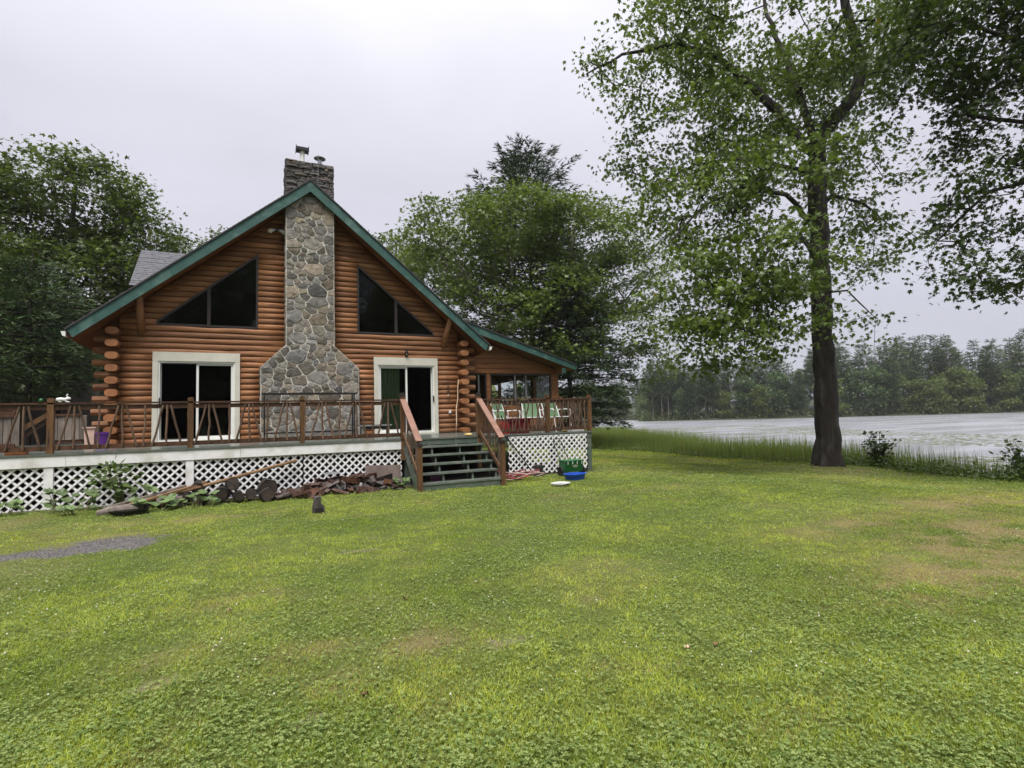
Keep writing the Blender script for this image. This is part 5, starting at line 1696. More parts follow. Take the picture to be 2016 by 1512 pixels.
spec = spec_cam([(0.3, 0.5, 14.8, 5.6, 4.6, 2.4, 0.55), (-4.3, 0.6, 12.8, 2.4, 2.2, 1.4, 0.8), (-1.4, 0.2, 11.4, 2.6, 3.0, 1.5, 0.6), (-3.6, 0.5, 10.0, 2.0, 2.8, 1.4, 0.8), (1.6, 0.4, 12.2, 2.2, 2.4, 1.6, 0.7),
                 (-3.8, -1.0, 7.6, 1.6, 2.2, 1.3, 1.2), (-1.6, -1.2, 8.2, 1.8, 2.2, 1.2, 0.9), (-3.9, -1.9, 5.0, 1.6, 1.6, 1.4, 1.5), (-2.3, -2.0, 5.6, 1.9, 1.8, 1.2, 1.4), (-3.6, -2.0, 3.6, 1.8, 1.4, 0.9, 1.8),
                 (-1.6, -1.4, 4.5, 1.1, 1.3, 0.9, 1.3), (1.9, 0.6, 9.0, 1.8, 2.0, 1.2, 0.9), (2.5, 1.0, 7.0, 1.6, 1.5, 0.9, 1.1), (0.95, -0.6, 4.0, 0.7, 0.8, 0.8, 1.2), (1.2, -0.2, 6.0, 0.9, 1.0, 0.5, 0.8)])
broadleaf('maple_tree', 'tall maple with a dark bare trunk standing on the lawn by the lake', None, TB, mains, spec, 2.6, 44, 0.140, MAPLE_LEAF,
          (0.050, 0.084, 0.018), (0.165, 0.228, 0.054), 11, spread=0.34, flatten=0.40, bark='bark', main_r={0: (0.315, 0.225), 1: (0.20, 0.08), 2: (0.165, 0.022), 3: (0.13, 0.03), 4: (0.085, 0.018), 5: (0.08, 0.016), 6: (0.08, 0.018), 7: (0.085, 0.018), 8: (0.035, 0.012)},
          droop=0.75, step=0.4, lift=0.10, flare=0.12, r0=0.0062, yellow=0.003, ridges=True)
# tree standing beside the photographer's right, only its boughs reach in
B2 = plan(13.2, 10.4, gz(*plan(13.2, 10.4).xy))
mains = [[(0, 0, 0), to_cam(-0.1, 0, 4), to_cam(-0.1, 0.2, 8), to_cam(0, 0.2, 14)],
         [to_cam(-0.1, 0, 5), to_cam(-1.2, 0.6, 6.8), to_cam(-2.4, 1.2, 6.6), to_cam(-3.4, 1.5, 5.6)],
         [to_cam(-0.1, 0.2, 7.5), to_cam(-1.4, 0.8, 9.6), to_cam(-2.6, 1.2, 10.6), to_cam(-3.6, 1.4, 10.6)],
         [to_cam(-0.1, 0, 6.2), to_cam(-1.2, 1.0, 8.0), to_cam(-2.4, 1.6, 8.6)],
         [to_cam(-0.1, 0, 3.8), to_cam(-1.0, 0.5, 5.2), to_cam(-2.0, 1.0, 5.0)]]
spec = spec_cam([(-2.0, 1.2, 10.8, 2.0, 1.8, 2.0), (-1.7, 1.0, 8.4, 1.5, 1.6, 1.3), (-2.2, 1.3, 6.4, 1.35, 1.3, 0.95), (-2.7, 1.4, 4.9, 1.3, 1.1, 0.65), (-1.5, 1.0, 4.3, 0.9, 0.8, 0.5),
                 (-3.6, 1.5, 9.6, 0.8, 1.0, 1.0), (0.5, 0.5, 12, 2.2, 2.4, 2.4)])
broadleaf('maple_tree', 'dark leafy maple whose hanging boughs reach in beside the lawn tree', None, B2, mains, spec, 8.5, 24, 0.125, MAPLE_LEAF,
          (0.026, 0.046, 0.012), (0.070, 0.105, 0.025), 12, spread=0.24, bark='bark_dark', main_r={0: (0.30, 0.15), 1: (0.08, 0.02), 2: (0.09, 0.02)}, droop=0.6, r0=0.006)
# broad maple behind the porch
mains = [[(0, 0, 0), (0.1, 0, 2.5), (0, 0, 4.5)],
         [(0, 0, 2.5), (-1.5, -0.3, 5), (-3.5, -0.6, 8), (-5.2, -0.6, 10.6)], [(0, 0, 3.6), (-0.6, 0.2, 7), (-1.4, 0.3, 10.5), (-1.8, 0, 13.2)],
         [(0, 0, 4.4), (1.2, -0.6, 7.5), (2.0, -1, 11), (2.4, -1, 13.4)], [(0, 0, 3.2), (2.6, -0.6, 5.8), (5, -1, 8), (6.5, -1.2, 9.6)], [(0, 0, 2.8), (2.4, -1.5, 4.2), (5, -2, 5.4)]]
spec = [(-4.9, -0.5, 10.4, 3.0, 3.2, 2.5), (-1.2, 0, 12.2, 3.2, 3.6, 2.0), (2.8, -0.6, 11.6, 3.6, 3.6, 2.4), (6.1, -0.8, 9.3, 2.3, 3.0, 2.6), (-3.2, -1.2, 7.2, 3.0, 2.6, 1.5), (1.0, -1.4, 8.2, 3.0, 2.6, 1.6),
        (4.8, -1.8, 6.2, 2.8, 2.4, 1.5), (0.5, -2.0, 5.2, 3.0, 2.0, 1.1), (6.8, -1.6, 4.4, 1.5, 1.8, 1.2)]
mapleC = broadleaf('maple_tree', 'broad mid-green maple rising behind the glazed porch roof', None, (14.6, 27.0, gz(14.6, 27)), mains, [(a, b, c * 1.08, d, e, f) for a, b, c, d, e, f in spec], 1.7, 30, 0.24, SPRIG,
                   (0.050, 0.080, 0.020), (0.165, 0.222, 0.056), 13, spread=0.40, flatten=0.42, bark='bark_pale', main_r={0: (0.28, 0.22)}, droop=0.3, step=0.6, r0=0.008)
# oak on the far left
mains = [[(0, 0, 0), (0.1, 0, 3), (0.2, 0, 6), (0.5, 0, 9), (0.6, 0, 11.5)], [(0.1, 0, 4), (1.8, -0.4, 6.5), (3.2, -0.5, 8.2)], [(0.1, 0, 4.8), (-1.8, -0.4, 7.5), (-3.4, -0.6, 9.4)],
         [(0.2, 0, 6), (1.6, 0.3, 9), (2.2, 0.3, 11)], [(0.1, 0, 3.4), (1.4, -1, 4.6), (2.8, -1.4, 5)]]
spec = [(0.6, 0, 10.9, 2.9, 3.0, 1.9), (-2.4, 0, 9.6, 2.6, 3.0, 2.2), (2.9, 0, 9.2, 2.0, 2.6, 2.2), (1.0, -1.0, 7.3, 3.2, 2.8, 1.7), (-2.6, -1, 6.2, 2.6, 2.4, 1.6), (3.1, -0.8, 6.4, 1.6, 2.0, 1.5), (3.7, 0, 8.0, 1.3, 2.0, 1.7), (1.6, -1.2, 4.2, 2.6, 2.0, 1.2), (-1.5, -1, 3.8, 2.4, 2, 1.2)]
oak = broadleaf('oak_tree', 'dark spreading oak beyond the left eave of the cabin', None, (-7.4, 27.0, 0), mains, spec, 3.3, 30, 0.20, SPRIG,
                (0.038, 0.060, 0.018), (0.120, 0.162, 0.046), 14, spread=0.32, bark='bark_dark', main_r={0: (0.26, 0.07)}, droop=0.25, step=0.55, r0=0.008)
dup(oak, (-0.6, 37.0, 0), 2.2, 1.06, 'pale treetop showing above the left rake of the gable')
dup(mapleC, (8.4, 38.5, 0), 1.9, 0.97, 'treetop just showing above the right rake of the gable')
dup(oak, (-13.5, 33.0, 0), 0.9, 0.95, 'leafy tree behind the spreading oak, at the edge of the yard')
# conifers near the house
conifer('white_pine', 'tall white pine spearing up behind the broad maple', None, (17.6, 33.0, -0.2), 21.6, 4.5, 9.0, 31, whorls=27, per=7, tuft=0.45, gap=0.24, droop=0.02, upturn=0.20, ragged=0.5,
        c_dark=(0.018, 0.034, 0.017), c_light=(0.055, 0.084, 0.038), trunk_r=0.32, prof=0.55)
conifer('hemlock', 'dark layered hemlock with drooping boughs beside the porch corner', None, (16.6, 26.6, -0.2), 10.5, 1.3, 6.0, 32, whorls=18, per=9, tuft=0.30, gap=0.15, droop=0.16, upturn=0.02,
        c_dark=(0.020, 0.038, 0.018), c_light=(0.072, 0.112, 0.042), trunk_r=0.2, prof=0.7)
conifer('young_pine', 'young pine with flat boughs left of the cabin corner', None, (-6.15, 20.5, 0), 6.9, 2.6, 2.6, 33, whorls=12, per=6, tuft=0.26, gap=0.15, droop=0.10, upturn=0.10,
        c_dark=(0.024, 0.044, 0.020), c_light=(0.085, 0.130, 0.050), trunk_r=0.11, prof=0.6)

# ------------------------------------------------------------------ forest across the lake
def far_broadleaf(name, label, h, seed, c_dark, c_light, group, bark='bark_dark', bare=0.2, squat=1.0):
    rng = np.random.default_rng(seed)
    o = thing(name, (0, 0, -500), label, 'tree', group)
    k = 9
    sp = []
    for i in range(k):
        t = (i + 0.5) / k; a = rng.uniform(0, 6.28); rr_ = h * 0.17 * squat * sin(pi * (0.15 + 0.8 * t)) * rng.uniform(0.4, 1)
        sp.append((cos(a) * rr_, sin(a) * rr_, h * (bare + (0.93 - bare) * t), h * 0.16 * squat, h * 0.16 * squat, h * 0.10))
    T = ellipsoid_points(rng, sp, 70 / (h ** 3) * 60, 0.3)
    n = len(T); per = 5
    mb = MB().tube([(0, 0, 0), (rng.uniform(-.3, .3), 0, h * 0.45), (0, 0, h * 0.85)], [h * 0.016, h * 0.012, h * 0.003], 6)
    for i in range(5): mb.tube([(0, 0, h * (0.25 + 0.1 * i)), tuple(T[rng.integers(n)])], [h * 0.006, h * 0.002], 3, False)
    build('trunk', mb, bark, o, local=True)
    pos = np.repeat(T, per, 0) + rng.normal(size=(n * per, 3)) * h * 0.028
    d = rng.normal(size=pos.shape); nr = rng.normal(size=pos.shape) * 0.7; nr[:, 2] += 1
    V, F, kk = scatter(SPRIG, pos, d, nr, h * 0.045 * rng.uniform(0.6, 1.3, n * per))
    np_mesh('crown', V, F, 'leaf', col=leaf_colors(rng, n * per, kk, c_dark, c_light, np.repeat(rng.random(n), per)), parent=o)
    return o


G = 'trees on the far lakeshore'
lab_p = ['hazy dark green white pine on the far shore of the lake', 'hazy pine with a long bare trunk on the far shore', 'hazy ragged-topped pine on the far shore of the lake']
lab_b = ['hazy yellow-green leafy tree at the far waterline', 'hazy blue-green leafy tree in the far-shore woods', 'pale-trunked leafy tree leaning over the far waterline']
pines = [conifer('far_pine', lab_p[0], G, (0, 0, -500), 21, 4.0, 4.2, 61, whorls=17, per=5, tuft=1.0, gap=0.75, upturn=0.16, droop=0.04, trunk_r=0.24, c_dark=(0.011, 0.022, 0.010), c_light=(0.098, 0.145, 0.052), prof=0.6, ragged=0.4),
         conifer('far_pine', lab_p[1], G, (0, 0, -500), 23, 9.0, 4.4, 62, whorls=14, per=5, tuft=1.05, gap=0.75, upturn=0.18, droop=0.03, trunk_r=0.26, c_dark=(0.012, 0.024, 0.011), c_light=(0.106, 0.152, 0.056), prof=0.55, bark='bark_pale', ragged=0.45),
         conifer('far_pine', lab_p[2], G, (0, 0, -500), 18, 3.0, 3.6, 63, whorls=15, per=5, tuft=0.95, gap=0.7, upturn=0.14, droop=0.06, trunk_r=0.2, c_dark=(0.011, 0.024, 0.012), c_light=(0.094, 0.146, 0.056), prof=0.7, ragged=0.5)]
broads = [far_broadleaf('far_tree', lab_b[0], 12, 71, (0.040, 0.062, 0.016), (0.155, 0.198, 0.050), G, squat=1.35, bare=0.1),
          far_broadleaf('far_tree', lab_b[1], 14, 72, (0.030, 0.058, 0.022), (0.112, 0.172, 0.062), G, squat=1.15, bare=0.12),
          far_broadleaf('far_tree', lab_b[2], 11, 73, (0.036, 0.060, 0.016), (0.140, 0.190, 0.050), G, bark='bark_pale', squat=1.1, bare=0.35)]
rng = np.random.default_rng(5)
used = set()


def far_label(kind, s_, inland, size):
    zone = 'on the inlet shore beyond the point' if s_ < acc[4] else ('on the wooded point' if s_ < acc[6] + 6 else ('on the long far bank near the point' if s_ < acc[8] else 'on the long far bank'))
    rowt = 'at the waterline' if inland < 5 else ('behind the waterline trees' if inland < 12 else 'deep in the woods')
    return ('tall ' if size > 0.95 else ('small ' if size < 0.72 else '')) + 'hazy ' + kind + ' ' + rowt + ' ' + zone


def put(proto, x, y, s, key, lab=None):
    zz = float(ground_z(x, y)) - 0.1
    if key not in used:
        used.add(key); proto.location = (x, y, zz); proto.rotation_euler = (0, 0, rng.uniform(0, 6.28)); proto.scale = (s, s, s * rng.uniform(0.92, 1.08)); proto['label'] = lab; return
    dup(proto, (x, y, zz), rng.uniform(0, 6.28), (s, s, s * rng.uniform(0.92, 1.08)), lab)


# walk along the shoreline in view, front row then the rows behind
seg = FAR[2:12]
acc = [0]
for a, b in zip(seg[:-1], seg[1:]): acc.append(acc[-1] + np.hypot(*(b - a)))


def shore_pt(s, inland):
    s = min(max(s, 0), acc[-1] - 0.01)
    i = max(0, int(np.searchsorted(acc, s)) - 1); a, b = seg[i], seg[i + 1]
    t = (s - acc[i]) / (acc[i + 1] - acc[i]); p = a + (b - a) * t
    d = (b - a) / np.linalg.norm(b - a); n = np.array([-d[1], d[0]])
    return p + n * inland


def in_view(x, y):
    d = x * sin(YAW) + y * cos(YAW); r = x * cos(YAW) - y * sin(YAW)
    if d < 5: return False
    u = r / d * 1044 + 1008
    return 1120 < u < 2090


for inland, stp, mix in ((2.0, 3.4, 0.38), (6.0, 3.4, 0.75), (11, 3.9, 0.92), (18, 4.6, 0.97)):
    s = 0
    while s < acc[-1]:
        p = shore_pt(s + rng.uniform(-1.2, 1.2), inland + rng.uniform(-1.2, 2.2))
        sl = s; s += stp * rng.uniform(0.75, 1.3)
        if not in_view(*p) or far_signed(p[0], p[1]) < 0.8: continue
        hgt = 0.66 + 0.22 * float(sstep(1180, 1750, 1008 + 1044 * (p[0] * cos(YAW) - p[1] * sin(YAW)) / (p[0] * sin(YAW) + p[1] * cos(YAW)))) + 0.10 * (fbm(p[0] * 0.06, p[1] * 0.06, 2) - 0.5)
        if rng.random() < mix:
            k = int(rng.choice([0, 1, 2], p=[0.45, 0.3, 0.25])); sz_ = hgt * rng.uniform(0.85, 1.10); put(pines[k], p[0], p[1], sz_, 'p%d' % k, far_label(('dark pine', 'bare-trunked pine', 'ragged pine')[k], sl, inland, sz_))
        else:
            k = int(rng.choice([0, 1, 2], p=[0.42, 0.4, 0.18])); sz_ = hgt * rng.uniform(0.8, 1.25); put(broads[k], p[0], p[1], sz_, 'b%d' % k, far_label(('yellow-green tree', 'blue-green tree', 'pale-trunked tree')[k], sl, inland, sz_))
# low growth hanging over the waterline
pts = []
for s in np.arange(0, acc[-1], 0.10):
    p = shore_pt(s, rng.uniform(-0.6, 3.0))
    if in_view(*p): pts.append((p[0], p[1], WATER_Z + abs(rng.normal()) * 1.1 + 0.05))
P = np.repeat(np.array(pts), 5, 0); P += rng.normal(size=P.shape) * np.array([0.7, 0.7, 0.35]); P[:, 2] = np.maximum(P[:, 2], WATER_Z + 0.05)
d = rng.normal(size=P.shape); nr = rng.normal(size=P.shape) * 0.6; nr[:, 2] += 1
V, F, k = scatter(SPRIG, P, d, nr, rng.uniform(0.3, 0.7, len(P)))
tag(np_mesh('shore_undergrowth', V, F, 'leaf', col=leaf_colors(rng, len(P), k, (0.035, 0.055, 0.018), (0.10, 0.13, 0.04))), 'low green scrub along the far waterline', 'undergrowth', kind='stuff')
# woods beyond the yard on the left
for i, (x, y, s, q) in enumerate(((-12, 52, 0.75, 0), (-17, 60, 0.9, 3), (-21, 70, 0.9, 1), (-28, 66, 1.0, 4), (-9, 64, 0.8, 4), (-32, 78, 1.0, 0), (-15, 78, 0.95, 3), (-24, 85, 1.0, 4), (-6, 80, 0.9, 0), (-38, 90, 1.1, 3), (-19, 46, 0.55, 3), (-10, 45, 0.5, 4), (-14, 41, 0.45, 3))):
    proto = (pines + broads)[q]
    o = dup(proto, (x, y, float(ground_z(x, y)) - 0.1), i * 1.3, s * rng.uniform(0.9, 1.1))
    o['label'] = ('hazy pine' if q < 3 else 'pale leafy tree') + ' in the woods seen past the young pine at the left'
    o['group'] = 'woods left of the cabin'

# woods across the yard that the dark window panes mirror
for i in range(16):
    a = -2.35 + i * 0.155 + rng.uniform(-0.05, 0.05); dist = rng.uniform(30, 44)
    x, y = 2 + dist * sin(pi + a + 1.2), 4 + dist * cos(pi + a + 1.2)
    q = (0, 3, 1, 4, 2, 3, 0, 4)[i % 8]
    o = dup((pines + broads)[q], (x, y, float(ground_z(x, y)) - 0.1), i * 1.7, (1.0 if q < 3 else 1.5) * rng.uniform(0.85, 1.1))
    o['label'] = ('dark pine' if q < 3 else 'leafy tree') + ' in the woods facing the cabin, mirrored in its panes'
    o['group'] = 'woods facing the cabin'

# ------------------------------------------------------------------ reeds, lily pads, bank plants
n = 60000
y = rng.uniform(5.5, 60, n); f = rng.random(n) ** 1.15
wid = np.interp(y, [5, 9, 12, 16, 26, 36, 60], [2.2, 3.2, 5.2, 9.5, 11.5, 9.5, 7.5]) * (0.75 + 0.5 * fbm(y * 0.5, y * 0 + 3, 3))
x = edge_x(y) + 0.3 + f * wid
keep = rng.random(n) < np.clip(1.25 - f * 0.9, 0.08, 1) * np.interp(y, [5, 10, 12.5, 60], [0.25, 0.45, 1, 1])
x, y = x[keep], y[keep]; n = len(x)
zb = np.maximum(ground_z(x, y), -1.1)
h = (WATER_Z - zb).clip(0) + rng.uniform(0.55, 1.25, n) * np.interp(f[keep], [0, 1], [0.75, 1.0])
az = rng.uniform(0, 6.28, n); ln = rng.uniform(0.02, 0.16, n) * h; w_ = rng.uniform(0.010, 0.018, n)
B = np.stack([x, y, zb], 1); S_ = np.stack([np.cos(az), np.sin(az), 0 * az], 1) * w_[:, None]; Tt = B + np.stack([np.cos(az * 3) * ln, np.sin(az * 3) * ln, h], 1)
V = np.stack([B - S_, B + S_, Tt], 1).reshape(-1, 3); F = np.arange(n * 3).reshape(-1, 3)
c = leaf_colors(rng, n, 3, (0.075, 0.120, 0.030), (0.200, 0.250, 0.068)); br = np.repeat(rng.random(n) < 0.07, 3); c[br] = (0.17, 0.13, 0.065)
tag(np_mesh('reeds', V, F, 'grass', col=c), 'green reeds standing in the shallows along the near shore', 'reeds', kind='stuff')

n = 11000
y = rng.uniform(4, 62, n); x = edge_x(y) + 5.5 + rng.random(n) ** 1.2 * 30
keep = fbm(x * 0.12, y * 0.12 + 5, 3) > 0.44
x, y = x[keep], y[keep]; n = len(x); kk = 9
th = np.linspace(0.25, 6.0, kk)
rad = rng.uniform(0.09, 0.19, n); ph = rng.uniform(0, 6.28, n)
V = np.stack([x[:, None] + rad[:, None] * np.cos(th[None] + ph[:, None]), y[:, None] + rad[:, None] * np.sin(th[None] + ph[:, None]), np.full((n, kk), WATER_Z + 0.012) + rng.random((n, kk)) * 0.012], -1)
V = np.concatenate([np.stack([x, y, np.full(n, WATER_Z + 0.012)], -1)[:, None], V], 1).reshape(-1, 3)
base = (np.arange(n) * (kk + 1))[:, None, None]
F = (base + np.array([(0, i, i + 1) for i in range(1, kk)])[None]).reshape(-1, 3)
tag(np_mesh('lily_pads', V, F, 'leaf', col=leaf_colors(rng, n, kk + 1, (0.17, 0.20, 0.14), (0.30, 0.32, 0.25))), 'floating lily pads scattered over the near water', 'lily pads', kind='stuff')


def leafy_mass(name, pos, size, cd, cl, seed, shape=OVAL_LEAF, parent=None, m_='leaf', up=0.9):
    rg = np.random.default_rng(seed); n = len(pos)
    d = rg.normal(size=(n, 3)); d[:, 2] *= 0.4; nr = rg.normal(size=(n, 3)) * 0.5; nr[:, 2] += up
    V, F, k = scatter(shape, pos, d, nr, size * rg.uniform(0.6, 1.3, n))
    return np_mesh(name, V, F, m_, col=leaf_colors(rg, n, k, cd, cl), parent=parent)


n = 9000
y = rng.uniform(3.5, 11.2, n); x = edge_x(y) + rng.random(n) * 1.9 - 0.35
hh = 0.42 * np.clip((x - edge_x(y) + 0.35) / 0.5, 0.1, 1) * (0.5 + fbm(x * 1.6, y * 1.6, 3))
pos = np.stack([x, y, np.maximum(ground_z(x, y), -0.75) + rng.random(n) * hh], 1)
tag(leafy_mass('bank_plants', pos, 0.085, (0.055, 0.095, 0.018), (0.135, 0.20, 0.038), 81), 'bright green low plants along the bank right of the big tree', 'plants', kind='stuff')
n = 1500
y = rng.uniform(12, 24, n); x = edge_x(y) + rng.uniform(-0.35, 0.5, n)
pos = np.stack([x, y, ground_z(x, y) + rng.random(n) * 0.22], 1)
tag(leafy_mass('bank_weeds', pos, 0.07, (0.06, 0.10, 0.02), (0.14, 0.19, 0.045), 82), 'small weeds at the lawn edge before the reeds', 'weeds', kind='stuff')


def shrub(loc, h, r, stems, seed, label, leaf=0.13):
    rg = np.random.default_rng(seed)
    o = thing('shrub', loc, label, 'shrub')
    P = []; mb = MB()
    for i in range(stems):
        a = rg.uniform(0, 6.28); tip = np.array([cos(a) * r * rg.uniform(0.2, 1), sin(a) * r * rg.uniform(0.2, 1), h * rg.uniform(0.6, 1.0)])
        if i == 0: tip = np.array([0.05, 0, h])
        mid = tip * 0.5 + np.array([0, 0, h * 0.12])
        mb.tube([(0, 0, 0), tuple(mid), tuple(tip)], [0.012, 0.009, 0.004], 4)
        for t in np.linspace(0.12, 1, 26):
            q = (1 - t) ** 2 * 0 + 2 * t * (1 - t) * mid + t * t * tip
            P.append(q + rg.normal(size=3) * 0.07)
    build('stem', mb, 'bark_dark', o, local=True)
    leafy_mass('foliage', np.array(P), leaf, (0.028, 0.055, 0.016), (0.075, 0.115, 0.030), seed, parent=o)
    return o


shrub((17.15, 9.85, gz(17.15, 9.85)), 1.25, 0.60, 16, 91, 'lone dark shrub with a pointed top on the bank')
shrub((17.0, 6.35, gz(17, 6.35)), 1.30, 0.85, 24, 92, 'spreading dark shrub at the water edge beside the low bank plants')
shrub((17.7, 5.6, gz(17.7, 5.6)), 1.35, 0.8, 18, 93, 'taller shrub behind the spreading one on the bank')


# broad-leaved plants along the deck skirt
def big_leaf(c, r, tilt, az, rr):
    mb = MB(); n = 11; nv = Vector((sin(tilt) * cos(az), sin(tilt) * sin(az), cos(tilt))); u = nv.orthogonal().normalized(); v_ = nv.cross(u)
    c = Vector(c); mb.v.append(tuple(c - nv * 0.02))
    for k in range(n):
        t = 2 * pi * k / n; q = r * (1 + 0.16 * cos(3 * t) + rr.uniform(-.08, .08)) * (0.55 if k == 0 else 1)
        mb.v.append(tuple(c + (u * cos(t) + v_ * sin(t)) * q + nv * rr.uniform(-0.012, 0.012)))
    for k in range(n): mb.f.append((0, 1 + k, 1 + (k + 1) % n)); mb.mi.append(0)
    return mb


mat('broad_leaf', (0.15, 0.215, 0.075), (0.095, 0.15, 0.05), scale=9, rough=0.45, translucent=0.3, rnd=0.35)
mat('stalk', (0.20, 0.20, 0.09), (0.13, 0.13, 0.06), scale=6, rough=0.6)


def squash_plant(x, y, n, spread, label, seed, hmax=0.34, lr=(0.055, 0.10)):
    rr = random.Random(seed); z0 = gz(x, y)
    o = thing('leafy_plant', (x, y, z0), label, 'plant')
    st_ = MB()
    for i in range(n):
        px, py = x + rr.uniform(-spread, spread), y + rr.uniform(-spread * 0.45, spread * 0.45); pz = gz(px, py) + rr.uniform(0.10, hmax)
        st_.tube([(x + (px - x) * 0.6, y + (py - y) * 0.6, z0 - 0.01), (px, py, pz - 0.02)], [0.006, 0.004], 4)
        build('leaf', big_leaf((px, py, pz), rr.uniform(*lr), rr.uniform(0.1, 0.75), rr.uniform(3.6, 5.8), rr), 'broad_leaf', o)
    build('stalks', st_, 'stalk', o)
    return o


squash_plant(-2.95, 12.0, 20, 0.33, 'leafy plant at the foot of the lattice beside the white post', 1, 0.42)
squash_plant(-3.95, 12.05, 12, 0.28, 'low leafy plant before the lattice at the deck end', 2, 0.32)
squash_plant(-1.72, 11.62, 16, 0.42, 'pale broad-leaved plant growing through the poles', 3, 0.26)
squash_plant(-1.05, 11.72, 15, 0.40, 'pale broad-leaved plant before the firewood rounds', 4, 0.30)
squash_plant(-2.0, 12.25, 12, 0.35, 'dark leafy plant behind the long pole', 5, 0.42)
squash_plant(2.95, 11.95, 12, 0.18, 'light green weed beside the wet plywood sheet', 6, 0.24, (0.04, 0.07))
squash_plant(-2.75, 11.55, 9, 0.3, 'small leafy plant beside the flat dark slab', 7, 0.16, (0.045, 0.08))
# hydrangea-like plant on a stem in front of the lattice
hy = thing('tall_plant', (-2.42, 12.30, gz(-2.42, 12.3)), 'bushy plant on a pale stem in front of the lattice', 'plant')
rr = random.Random(9)
stk = MB()
for k in range(6): stk.tube([(-2.36 + 0.02 * k, 12.30, 0.05), (-2.38 + 0.02 * k, 12.28 + 0.01 * k, 0.40), (-2.42 + rr.uniform(-.15, .15), 12.25, 0.62)], [0.012, 0.011, 0.005], 5)
build('stems', stk, 'stalk', hy)
rg = np.random.default_rng(10); a = rg.normal(size=(150, 3)) * np.array([0.16, 0.12, 0.11]) + np.array([0, -0.06, 0.66 - gz(-2.42, 12.3)])
leafy_mass('foliage', a, 0.13, (0.06, 0.10, 0.03), (0.15, 0.21, 0.07), 10, parent=hy)

# ------------------------------------------------------------------ lawn: grass blades, clover, flowers
def lawn_points(n, d0, d1, power, rng, umin=-140, umax=2150):
    t = rng.random(n)
    e = 2 - power
    d = (d0 ** e + t * (d1 ** e - d0 ** e)) ** (1 / e)
    u = rng.uniform(umin, umax, n); r = (u - 1008) / 1044 * d
    x = RT.x * r + CF.x * d; y = RT.y * r + CF.y * d
    ok = (x < edge_x(y) + 0.25) & ~((y > 12.45) & (x < 8.55)) & ~((x > 3.1) & (x < 5.1) & (y > 11.2)) & ~((x < 10.3) & (y > 17))
    ok |= (x < 3.0) & (y > 11.9) & (y < 12.45) & (rng.random(n) < 0.3)
    ok &= ((x - 15.15) ** 2 + (y - 10.15) ** 2 > 0.16)
    return x[ok], y[ok], d[ok]


rng = np.random.default_rng(99)
x, y, dd = lawn_points(1350000, 1.9, 34, 1.55, rng)
dry, clo, bare = lawn_patch(x, y)
ok = (rng.random(len(x)) > bare * 0.97)
x, y, dd, dry, clo = x[ok], y[ok], dd[ok], dry[ok], clo[ok]
n = len(x)
tint = fbm(x * 0.7 + 50, y * 0.7 + 20, 4)
g1, g2 = np.array((0.142, 0.205, 0.028)), np.array((0.350, 0.392, 0.062))
c = g1 + (g2 - g1) * np.clip(sstep(0.34, 0.66, tint) * 0.7 + rng.random(n) * 0.45 - 0.05, 0, 1.1)[:, None]
straw = np.array((0.30, 0.235, 0.105)); sm = (rng.random(n) < (0.04 + dry * 0.7)) * rng.uniform(0.4, 1, n)
c = c + (straw - c) * sm[:, None]
clump = fbm(x * 6.5 + 11, y * 6.5 + 4, 3)
c *= (rng.uniform(0.55, 1.3, n) * (0.78 + 0.42 * sstep(0.28, 0.72, clump)))[:, None]
h = rng.uniform(0.012, 0.030, n) * (0.85 + 0.35 * sstep(0.3, 0.7, clump)) * (1 + 0.5 * (rng.random(n) < 0.06)) * np.clip(0.65 + 0.8 * (fbm(x * 1.3, y * 1.3, 3)), 0.5, 1.4) * (1 - 0.35 * dry)
near_edge = sstep(0.9, 0.0, edge_x(y) - x); h *= 1 + 1.2 * near_edge
az = rng.uniform(0, 6.283, n); ln = h * rng.uniform(0.4, 1.6, n)
w_ = np.maximum(0.0032, 0.00058 * dd) * rng.uniform(0.8, 1.3, n)
zb = ground_z(x, y) - 0.004
B = np.stack([x, y, zb], 1); S_ = np.stack([-np.sin(az), np.cos(az), 0 * az], 1) * w_[:, None]; O = np.stack([np.cos(az) * ln, np.sin(az) * ln, 0 * az], 1)
T_ = B + O + np.array([0, 0, 1.0]) * (h * 0.92)[:, None]
V = np.stack([B - S_, B + S_, T_], 1).reshape(-1, 3)
F = np.arange(n * 3).reshape(-1, 3)
tag(np_mesh('lawn_grass', V, F, 'grass', col=np.repeat(c, 3, 0)), 'mown green lawn grass with dry yellow patches', 'grass', kind='stuff')
# clover
x, y, dd = lawn_points(205000, 1.9, 16, 1.7, rng)
dry, clo, bare = lawn_patch(x, y)
ok = rng.random(len(x)) < (clo * 0.65 + 0.22) * (1 - bare) * (1 - 0.75 * dry)
x, y, dd = x[ok], y[ok], dd[ok]; n = len(x)
hz = rng.uniform(0.014, 0.036, n); a0 = rng.uniform(0, 6.28, n)
sz = rng.uniform(0.0062, 0.0108, n) * np.maximum(1, dd / 7)
P3 = []; D3 = []
base = np.stack([x, y, ground_z(x, y) + hz], 1)
for k in range(3):
    a = a0 + k * 2.094; dv = np.stack([np.cos(a), np.sin(a), rng.normal(size=n) * 0.25], 1)
    P3.append(base); D3.append(dv)
P3 = np.concatenate(P3); D3 = np.concatenate(D3); nr = np.tile(rng.normal(size=(n, 3)) * 0.42, (3, 1)); nr[:, 2] += 1
CL = (np.array([(0, 0, 0), (0.62, 0.52, 0.05), (1.0, 0.0, -0.02), (0.62, -0.52, 0.05)]), np.array([(0, 1, 2), (0, 2, 3)]))
V, F, k = scatter(CL, P3, D3, nr, np.tile(sz, 3) * 1.25)
